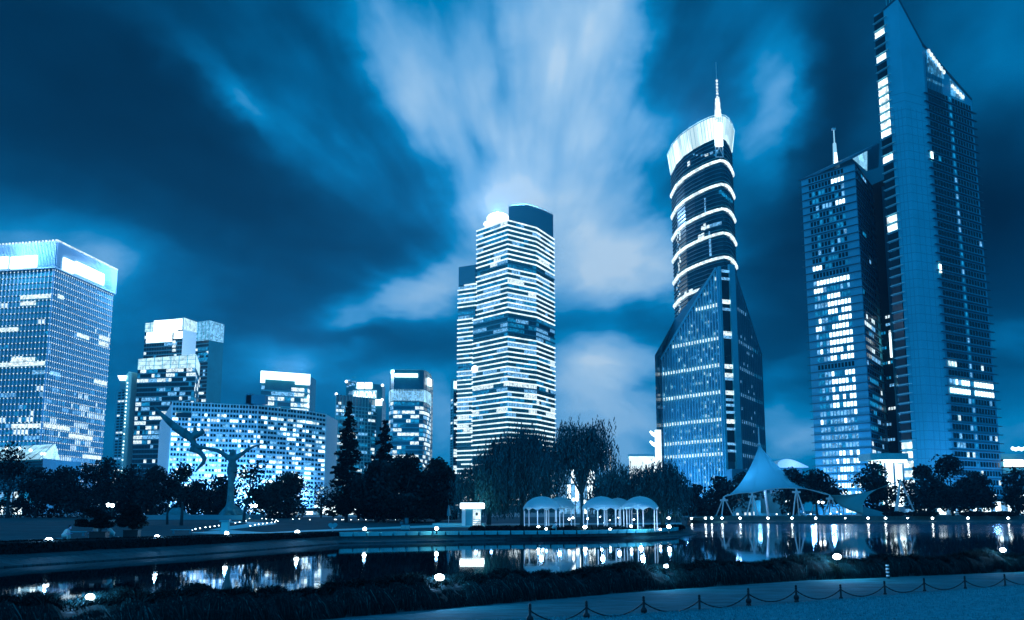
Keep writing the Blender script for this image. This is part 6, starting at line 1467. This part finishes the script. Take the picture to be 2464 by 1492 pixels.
# ================================================================== people
m_skin = mat('skin', (.30, .50, .75), .6); m_shirt = mat('white_shirt', tint(.95, .25, .6), .8); m_trou = mat('pale_trousers', tint(.55, .10, .5), .8); m_hair = mat('hair', tint(.03, .03, .42), .7); m_shoe = mat('shoe', tint(.08, .03, .42), .6)
def person(q, face, lean, label, seed, seat=.45, scale=1.0, trousers=None, hat=None, arms='knees'):
    t = thing('person', label, 'person', q, 'people sitting in the park'); t.rotation_euler = (0, 0, face); t.scale = (scale,) * 3; hip = Vector((0, 0, seat + .1)); f = Vector((1, 0, 0))
    sh = hip + Vector((math.sin(lean), 0, math.cos(lean))) * .46; nk = sh + Vector((math.sin(lean * .8), 0, math.cos(lean * .8))) * .13; hd = nk + Vector((math.sin(lean * .7) * .14 + .03, 0, math.cos(lean * .7) * .15))
    body = MB(); body.tube([hip, hip.lerp(sh, .35), hip.lerp(sh, .75), sh, nk], [.145, .125, .155, .12, .055], 14)
    sk = []
    shirt = MB(); shirt.tube([hip + Vector((-.01, 0, -.04)), hip.lerp(sh, .35), hip.lerp(sh, .75), sh, sh.lerp(nk, .6)], [.17, .15, .18, .15, .075], 16)
    tr = MB(); shoe = MB(); tr.tube([hip + Vector((-.06, 0, -.03)), hip + Vector((.10, 0, -.02))], [.165, .15], 14)
    for s in (-1, 1):
        S = sh + Vector((0, s * .19, -.03)); knee = Vector((.44, s * .11, seat + .08)); ank = Vector((.42 + .05 * s, s * .12, .09)); toe = ank + Vector((.17, 0, -.05))
        E = (knee + Vector((-.06, s * .04, .08))) if arms == 'knees' else S + Vector((.12, s * .06, -.26)); E = S + (E - S).normalized() * min(.30, (E - S).length) if (E - S).length > .30 else E
        hnd = Vector((.50, s * .04, seat + .20)); hnd = E + (hnd - E).normalized() * .25
        body.tube([S, S.lerp(E, .5), E, E.lerp(hnd, .5), hnd], [.055, .05, .042, .038, .027], 10); body.tube([sh, S], [.08, .06], 10)
        hp = hip + Vector((0, s * .09, -.03)); body.tube([hp, hp.lerp(knee, .5), knee, knee.lerp(ank, .45), ank], [.085, .078, .058, .052, .036], 10); body.tube([ank, toe], [.04, .03], 8)
        d = (hnd - E).normalized(); side = Vector((0, -s, 0)); body.tube([hnd, hnd + d * .09], [.030, .036], 8, squash=.6)
        for i in range(4): b = hnd + d * .085 + Vector((0, (i - 1.5) * .019, 0)); L = (.060, .070, .066, .052)[i]; body.tube([b, b + d * L * .5 + Vector((0, 0, -.008)), b + d * L * .8 + Vector((0, 0, -.03))], [.0095, .009, .007], 6)
        b = hnd + d * .03 + side * .03; body.tube([b, b + side * .025 + d * .03, b + side * .03 + d * .055], [.011, .010, .008], 6)
        shirt.tube([sh, S, S.lerp(E, .6)], [.10, .078, .068], 12); tr.tube([hp, hp.lerp(knee, .5), knee, knee.lerp(ank, .5), ank + Vector((0, 0, .03))], [.105, .098, .080, .072, .065], 12)
        shoe.tube([ank + Vector((-.05, 0, -.04)), ank + Vector((.06, 0, -.045)), toe + Vector((.05, 0, -.02))], [.045, .048, .035], 10)
    body.ball(hd, .105, 14, 0, (.95, .78, 1.15)); fdir = Vector((math.cos(lean * .5), 0, -math.sin(lean * .5)))
    body.ball(hd + fdir * .105 + Vector((0, 0, -.01)), .018, 6); body.ball(hd + fdir * .05 + Vector((0, 0, -.085)), .05, 8)
    for s in (-1, 1): body.ball(hd + Vector((-.005, s * .083, -.005)), .022, 6, 0, (1, .5, 1.3))
    o = body.build('body', [m_skin], t, True, world_coords=False); r = o.modifiers.new('r', 'REMESH'); r.mode = 'VOXEL'; r.voxel_size = .012; r.use_smooth_shade = True
    for m_, nm, mt in ((shirt, 'shirt', m_shirt), (tr, 'trousers', trousers or m_trou), (shoe, 'shoes', m_shoe)):
        o = m_.build(nm, [mt], t, True, world_coords=False); r = o.modifiers.new('r', 'REMESH'); r.mode = 'VOXEL'; r.voxel_size = .02; r.use_smooth_shade = True
    mb = MB(); mb.ball(hd + Vector((-.022, 0, .028)), .113, 14, 0, (.98, .86, 1.05)); mb.build('hair', [m_hair], t, True, world_coords=False)
    mb = MB()
    for s in (-1, 1): mb.ball(hd + fdir * .088 + Vector((0, s * .034, .012)), .011, 6)
    mb.build('eyes', [m_hair], t, True, world_coords=False); return t
def ppl(px, py, Y=98):
    q = V(px, py, Y)
    if Y < 120: q = V(px, py, Tat(AZ(q))[0] + 4.6 + (Y - 98) * 1.0)
    q.z = landz(q.x, q.y); return q
person(ppl(152, 1296), RAD(-12), RAD(42), 'person in pale shirt and trousers bent forward on a bench at the left', 1, scale=1.25)
person(ppl(231, 1296, 99), RAD(200), RAD(15), 'person sitting upright behind the square planter', 2, scale=1.25)
person(ppl(272, 1298, 97), RAD(188), RAD(48), 'person in white shirt bent forward against the square planter', 3, scale=1.28)
q = ppl(1330, 1279, 170); q.z = .98; person(q, RAD(10), RAD(35), 'person in white shirt sitting by the shrubs under the canopies', 4, scale=1.15)
for px, py, Y, lab in ((145, 1296, 98, 'narrow stool under the bent person at the left'), (277, 1298, 97, 'narrow stool beside the square planter')):
    q = ppl(px, py, Y); t = thing('stool', lab, 'stool', q); mb = MB(); mb.box(-.3, .3, -.22, .22, .40, .47, 0); mb.build('seat', [m_concd], t, world_coords=False)
    for sx in (-1, 1):
        for sy in (-1, 1): mb = MB(); mb.box(sx * .24 - .03, sx * .24 + .03, sy * .16 - .03, sy * .16 + .03, 0, .40, 0); mb.build('leg', [m_dark], t, world_coords=False)
# ================================================================== sculpture of stretched figures
def sculpture():
    Y = 255; base = V(553, 1238, Y); base.z = landz(base.x, base.y); m = mat('weathered_bronze', tint(.30, .04, .46), .6, 0, .45, .6, bump=.5, bscale=2)
    t = thing('sculpture', 'tall bronze sculpture of a standing root-legged figure lifting a flying one', 'sculpture', base); c = lambda x, y, d=0: V(x, y, Y + d)
    k = Y / FPX
    def rm(o, v=.22): r = o.modifiers.new('r', 'REMESH'); r.mode = 'VOXEL'; r.voxel_size = v; r.use_smooth_shade = True
    mb = MB(); mb.tube([c(553, 1240), c(553, 1228), c(554, 1212), c(555, 1190), c(556, 1158), c(558, 1135), c(559, 1116), c(559, 1106), c(560, 1098)], [26 * k, 14 * k, 10 * k, 8.5 * k, 7.5 * k, 8.5 * k, 8 * k, 10 * k, 5 * k], 18, squash=.8)
    for x, y, d in ((526, 1239, 0), (582, 1239, 0), (540, 1240, -2), (568, 1240, -2), (597, 1240, 1)): mb.tube([c(554, 1215, d * .3), c((554 + x) / 2, 1229, d), c(x, y, d)], [7 * k, 6 * k, 2.5 * k], 8)
    mb.ball(c(560, 1090), 8.5 * k, 14, 0, (.9, .9, 1.15)); mb.tube([c(551, 1103), c(540, 1094), c(524, 1084), c(500, 1079), c(474, 1076)], [7 * k, 5.5 * k, 5 * k, 4 * k, 4.5 * k], 10)
    mb.tube([c(568, 1101), c(582, 1092), c(596, 1081), c(614, 1073), c(634, 1067)], [7 * k, 5 * k, 4 * k, 2.6 * k, 1.2 * k], 10)
    mb.tube([c(553, 1115), c(551, 1135), c(553, 1160)], [5 * k, 6 * k, 3 * k], 8); mb.tube([c(566, 1115), c(567, 1135), c(562, 1155)], [5 * k, 5 * k, 3 * k], 8)
    for i in range(5): mb.tube([c(634, 1067), c(642 + i * 1.2, 1060 + i * 3)], [1.1 * k, .45 * k], 5)
    o = mb.build('standing_figure', [m], t); rm(o)
    mb = MB(); mb.tube([c(368, 975), c(383, 992), c(405, 1013), c(427, 1032), c(447, 1045), c(463, 1058), c(469, 1072), c(462, 1080)], [2 * k, 5 * k, 8 * k, 10.5 * k, 12 * k, 8.5 * k, 7 * k, 5 * k], 14, squash=.6)
    mb.tube([c(463, 1050), c(478, 1044), c(492, 1038)], [9 * k, 8 * k, 4 * k], 10); mb.tube([c(470, 1040), c(468, 1026)], [6 * k, 3.5 * k], 8)
    mb.tube([c(458, 1079), c(470, 1084), c(484, 1091), c(492, 1103), c(489, 1114), c(478, 1125), c(470, 1136)], [8 * k, 6.5 * k, 6 * k, 6 * k, 5 * k, 3.4 * k, 1.5 * k], 12)
    mb.tube([c(470, 1072), c(480, 1075), c(490, 1077)], [5 * k, 4 * k, 4 * k], 8)
    o = mb.build('flying_figure', [m], t); rm(o)
    b2 = V(422, 1240, Y); mb = MB(); mb.tube([c(422, 1242), c(424, 1232), c(426, 1222)], [34 * k, 20 * k, 6 * k], 14, squash=.7); mb.tube([c(426, 1226), c(440, 1234), c(455, 1241)], [8 * k, 6 * k, 3 * k], 8); mb.tube([c(420, 1228), c(405, 1235), c(388, 1241)], [8 * k, 6 * k, 3 * k], 8); o = mb.build('root_mound', [m], t); rm(o, .3)
    a = V(370, 1243, 262); b = V(620, 1243, 262); mb = MB(); mb.box(a.x, b.x, 250, 272, landz(0, 260) - .3, V(500, 1239.5, 250).z, 0, ch=.5)
    mb.build('plinth', [m_concd], t)
sculpture()
# ================================================================== background low buildings and bright things
def shopfront(x0, x1, y0, Y, label, nb, name='shop_front', bright=.8, seed=0, y1=1241, floors=1):
    rnd = random.Random(seed); A = v2(V(x0, 1240, Y)); B = v2(V(x1, 1240, Y)); Z = V(x0, y0, Y).z; t = thing(name, label, 'shop' if 'shop' in name else 'building', (A.x, A.y, GZ)); mb = MB(); mb.prism([A, B, B + Vector((0, 14)), A + Vector((0, 14))], GZ, Z + .6, 0); mb.build('wall', [m_concd], t)
    F = Face(A, B); mb = MB(); F.box(mb, -.6, F.L + .6, Z + .3, Z + .9, -.3, 1.6); mb.build('roof', [m_roof], t); fh = (Z - GZ) / floors
    for r in range(floors):
        for k in range(nb):
            mb = MB(); F.box(mb, F.L * (k + .06) / nb, F.L * (k + .94) / nb, GZ + .25 + r * fh, GZ + (r + 1) * fh - .4, 0, .12); mb.build('lit_window', [m_hot if rnd.random() < bright else m_mid], t)
    return t
shopfront(-60, 52, 1214, 440, 'brightest low shop front at the left edge under the open-crowned tree', 10, seed=1, bright=.5)
shopfront(775, 862, 1212, 430, 'blazing low shop front left of the round evergreens', 8, seed=2, bright=1)
shopfront(690, 762, 1228, 425, 'thin strip of lit windows low behind the dense round tree', 8, seed=3, bright=.6)
shopfront(940, 1092, 1226, 430, 'long low lit frontage beneath the round evergreens', 12, seed=4, bright=.35)
shopfront(1345, 1432, 1128, 520, 'lit two-storey glass hall seen through the tallest willow', 9, 'glass_hall', .25, 5, floors=3)
shopfront(2178, 2240, 1222, 440, 'low lit frontage right of the floodlit entrance', 6, seed=6, bright=.5)
shopfront(2255, 2395, 1220, 440, 'long low lit frontage under the far quay trees', 13, seed=7, bright=.4)
shopfront(2395, 2500, 1205, 445, 'lit frontage at the right edge of the far quay', 7, seed=8, bright=.6)
shopfront(640, 700, 1226, 425, 'short lit frontage right of the double park lamp', 5, seed=9, bright=.5)
def entrance():
    a = V(2082, 1092, 452); b = V(2172, 1088, 452); t = thing('entrance_canopy', 'wide flat white canopy with a blazing underside at the blade tower foot', 'canopy', ((a.x + b.x) / 2, 452, GZ))
    mb = MB(); mb.box(a.x, b.x, 446, 462, a.z - 2.6, a.z, 0); mb.build('roof_slab', [m_pavel], t)
    mb = MB(); mb.box(a.x + 4, b.x - .5, 446.5, 461, a.z - 3.6, a.z - 2.65, 0); mb.build('lit_underside', [m_hot], t)
    for k in range(4): x = a.x + (b.x - a.x) * (.15 + .24 * k); mb = MB(); mb.tube([(x, 447.5, GZ), (x, 447.5, a.z - 3.6)], .45, 10); mb.build('column', [m_steel], t)
    l0 = V(2118, 1110, 456); l1 = V(2176, 1235, 456); F = Face((l0.x, 456), (l1.x, 456))
    for k in range(3): mb = MB(); F.box(mb, F.L * (k + .04) / 3, F.L * (k + .96) / 3, GZ + .3, a.z - 4, 0, .3); mb.build('lobby_window', [m_hot], t)
    mb = MB(); mb.box(l0.x - .5, l1.x + .5, 456.4, 462, GZ, a.z - 3.8, 0); mb.build('lobby_wall', [m_conc], t)
    # flag poles in front of the stone tower
    for i, x in enumerate((2020, 2029, 2047.5, 2065.5)):
        q = V(x, 1240, 430); z = V(x, 1102 if i else 1112, 430).z; t = thing('flagpole', f'{ORD[i]} bare flagpole from the left before the stone tower', 'flagpole', (q.x, q.y, GZ), 'bare flagpoles'); mb = MB(); mb.lathe((0, 0, 0), [(.28, 0), (.24, .4), (.2, 1), (.12, z - GZ)], 8); mb.build('pole', [m_steel], t, world_coords=False); mb = MB(); mb.ball((0, 0, z - GZ + .15), .25, 8); mb.build('finial', [m_steel], t, world_coords=False)
    # shallow white roof shell behind the tent
    a = V(1862, 1124, 560); b = V(1934, 1124, 560); tp = V(1880, 1106, 560); t = thing('shell_roof_hall', 'low hall with a pale curved shell roof behind the big tent', 'building', ((a.x + b.x) / 2, 560, GZ)); mb = MB(); n = 12
    for i in range(n):
        u0, u1 = i / n, (i + 1) / n; f = lambda u: (a.x + (b.x - a.x) * u, a.z + (tp.z - a.z) * math.sin(math.pi * min(1, (.06 + .94 * u) ** .65)))
        (xa, za), (xb, zb) = f(u0), f(u1); mb.hexa([(xa, 552, a.z - .5), (xb, 552, a.z - .5), (xb, 580, a.z - .5), (xa, 580, a.z - .5), (xa, 552, za), (xb, 552, zb), (xb, 580, zb), (xa, 580, za)])
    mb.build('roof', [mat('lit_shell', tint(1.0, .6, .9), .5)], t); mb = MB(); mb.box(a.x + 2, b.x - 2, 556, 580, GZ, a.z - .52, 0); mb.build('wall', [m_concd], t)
    plight(t, (0, -14, a.z - GZ + 1), 900, 1, (.4, .65, 1))
    # box and pylon left of the mast tower, floodlight painted in as emission
    a = V(1513, 1098, 560); b = V(1572, 1096, 560); t = thing('floodlit_box_building', 'blazing white box-like building between end willow and mast tower', 'building', (a.x, 560, GZ)); mb = MB(); mb.prism([(a.x, 560), (b.x, 560), (b.x + 4, 585), (a.x + 3, 585)], GZ, a.z, 0); mb.build('wall', [emis('wall_glow', WHT, 1.5, .2, .1)], t)
    mb = MB(); mb.prism([(a.x - .5, 559), (b.x + .5, 559), (b.x + 4, 586), (a.x + 2, 586)], a.z + .05, a.z + 1, 0, None, True); mb.build('roof', [m_pavel], t)
    a = V(1577, 1034, 575); b = V(1590, 1034, 575); t = thing('lit_pylon', 'tall floodlit pylon with hooked brackets at the mast tower edge', 'pylon', (a.x, 575, GZ)); mb = MB(); mb.prism([(a.x, 575), (b.x, 575), (b.x, 579), (a.x, 579)], GZ, a.z, 0); mb.build('shaft', [emis('pylon_glow', WHT, 1.8, .2, .1)], t)
    for y in (1040, 1064): q = V(1564, y, 575); mb = MB(); mb.tube([(a.x, 576, q.z - 1.5), (a.x - 1.5, 576, q.z - .8), (q.x, 576, q.z + .6)], [1.1, .9, .5], 8); mb.build('bracket', [m_hot], t)
    for x, y0 in ((1455, 1082), (1470, 1081)):
        q = V(x, 1240, 470); z = V(x, y0, 470).z; t = thing('light_column', 'slim glowing column above the ' + ('middle canopies, left one' if x < 1460 else 'middle canopies, right one'), 'light column', (q.x, q.y, GZ), 'slim glowing columns'); mb = MB(); mb.lathe((0, 0, 0), [(.5, 0), (.4, z - GZ - 9)], 8); mb.build('pole', [m_steel], t, world_coords=False); mb = MB(); mb.lathe((0, 0, z - GZ - 9), [(.45, 0), (.35, 9)], 8); mb.build('lit_tube', [m_bri], t, world_coords=False)
    # low terraces at the right edge
    a = V(2402, 1092, 520); b = V(2520, 1084, 520); t = thing('terraced_building', 'low terraced building with a bright recess right of the blade tower', 'building', (a.x, 520, GZ)); F = Face((a.x, 520), (b.x, 520))
    for k in range(5): z1 = a.z - k * 3.4; mb = MB(); mb.box(a.x + (4 - k) * 0, b.x, 520 - k * 1.5, 540, z1 - 2.6, z1, 0); mb.build('terrace', [m_concd], t)
    mb = MB(); mb.box(a.x, b.x, 516, 540, GZ, a.z - 17, 0); mb.build('wall', [m_concd], t)
    s0, z1 = F.hit(2404, 1107); s1, z0 = F.hit(2448, 1124); mb = MB(); F.box(mb, s0, s1, z0, z1, 4.1, 6.4); mb.build('lit_recess', [m_hot], t)
    for k in range(5): q = V(2436 + k * 7, 1079 + (k % 2) * 2, 522); mb = MB(); mb.ball(q, .9, 8); mb.build('roof_light', [m_hot], t)
    # street light glow columns on the far bank
    for i, (x, y, Y, r, lab) in enumerate(((2388, 1196, 428, 1.6, 'bright street lamp cluster right of the blade tower foot'), (1384, 1202, 300, .7, 'bright street lamp seen left of the bare willow trunk'), (2462, 1192, 428, 1.2, 'street lamp at the very right edge'), (27, 1098, 430, .8, 'street lamp in the branches at the left edge'), (92, 1092, 430, .8, 'street lamp against the low glass pavilion'))):
        q = V(x, 1240, Y); z = V(x, y, Y).z; t = thing('street_lamp', lab, 'street lamp', (q.x, q.y, GZ), 'tall street lamps'); mb = MB(); mb.lathe((0, 0, 0), [(.3, 0), (.2, .5), (.12, z - GZ - r)], 8); mb.build('post', [m_dark], t, world_coords=False)
        for d in (-1, 1): mb = MB(); mb.ball((d * r * .7, 0, z - GZ), r * .7, 10); mb.build('lamp_glass', [m_hot], t, True, world_coords=False)
entrance()
# ================================================================== chain posts along the promenade
m_iron = mat('black_iron', tint(.035, .03, .42), .4, .4)
def posts():
    data = [(1275, 1503, 1), (1411, 1495, 1), (1549, 1481, 1), (1683, 1470, 0), (1801, 1457, 1), (1916, 1448, 1), (2023, 1440, 0), (2129, 1430, 0), (2224, 1422, 0), (2322, 1416, 0), (2418, 1410.5, 0), (2520, 1404, 0)]
    tops = {}
    protos = {}
    for i, (px, py, big) in enumerate(data):
        q = RZ(px, py, .62); h = .66 if big else .58
        if big not in protos:
            t = thing('chain_post', '', 'post', q); mb = MB()
            if big: prof = [(.10, 0), (.10, .05), (.07, .07), (.105, .12), (.115, .18), (.10, .24), (.06, .27), (.045, .30), (.042, .50)]
            else: prof = [(.085, 0), (.08, .04), (.055, .07), (.045, .10), (.038, .43)]
            mb.lathe((0, 0, 0), prof, 14); mb.build('shaft', [m_iron], t, True, world_coords=False)
            mb = MB(); z = prof[-1][1]; mb.lathe((0, 0, z), [(.055, 0), (.06, .02), (.04, .04), (.045, .08), (.05, .11), (.03, h - z)], 12); mb.build('finial', [m_iron], t, True, world_coords=False)
            mb = MB(); mb.lathe((0, 0, z - .06), [(.045, -.012), (.065, 0), (.045, .012)], 12); mb.build('chain_ring', [m_iron], t, True, world_coords=False); protos[big] = t
        else: t = copy_tree(protos[big]); t.location = q
        o = t; tag(o, f'{ORD[len(data) - 2 - i] if i < 11 else "last"} black iron chain post counting from the right edge, {"with bulbous foot" if big else "slim"}' if i < 11 else 'black iron chain post just outside the right edge', 'post', 'black iron chain posts along the promenade')
        tops[i] = q + Vector((0, 0, (.44 if big else .37)))
    for i in range(len(data) - 1):
        a, b = tops[i], tops[i + 1]; mb = MB(); n = 26; L = (b - a).length; sag = .36
        pts = [a.lerp(b, k / n) + Vector((0, 0, -sag * 4 * (k / n) * (1 - k / n))) for k in range(n + 1)]
        mb.tube(pts, [.018 + .008 * (k % 2) for k in range(n + 1)], 6)
        o = mb.build('chain', [m_iron]); tag(o, f'iron chain hanging between the {ORD[len(data) - 3 - i] if i < 10 else "last"} and {ORD[len(data) - 2 - i] if i < 11 else "last"} posts from the right edge' if i < 10 else 'iron chain running off the right edge', 'chain', 'chains between the posts')
    # small striped marker in the hedge
    q = RZ(2136, 1392, .6); t = thing('marker_post', 'short post with pale stripes in front of the grass hedge', 'post', q); mb = MB(); mb.lathe((0, 0, 0), [(.09, 0), (.09, .75)], 10); mb.build('post', [m_dark], t, world_coords=False)
    for k in range(4): mb = MB(); mb.lathe((0, 0, .12 + k * .18), [(.095, 0), (.095, .07)], 10); mb.build('stripe', [m_steel], t, world_coords=False)
posts()

# ================================================================== night haze over the city: an even thin volume that the lamps and signs light up
def haze():
    m = bpy.data.materials.new('haze'); m.use_nodes = True; N = m.node_tree.nodes; N.remove(N['Principled BSDF'])
    v = N.new('ShaderNodeVolumePrincipled'); v.inputs['Density'].default_value = .00015; v.inputs['Color'].default_value = (.22, .70, 1, 1); v.inputs['Anisotropy'].default_value = .2
    m.node_tree.links.new(v.outputs[0], N['Material Output'].inputs['Volume'])
    mb = MB(); mb.box(-1500, 1500, -120, 1500, -3, 330); o = mb.build('haze', [m]); tag(o, kind='stuff')
haze()
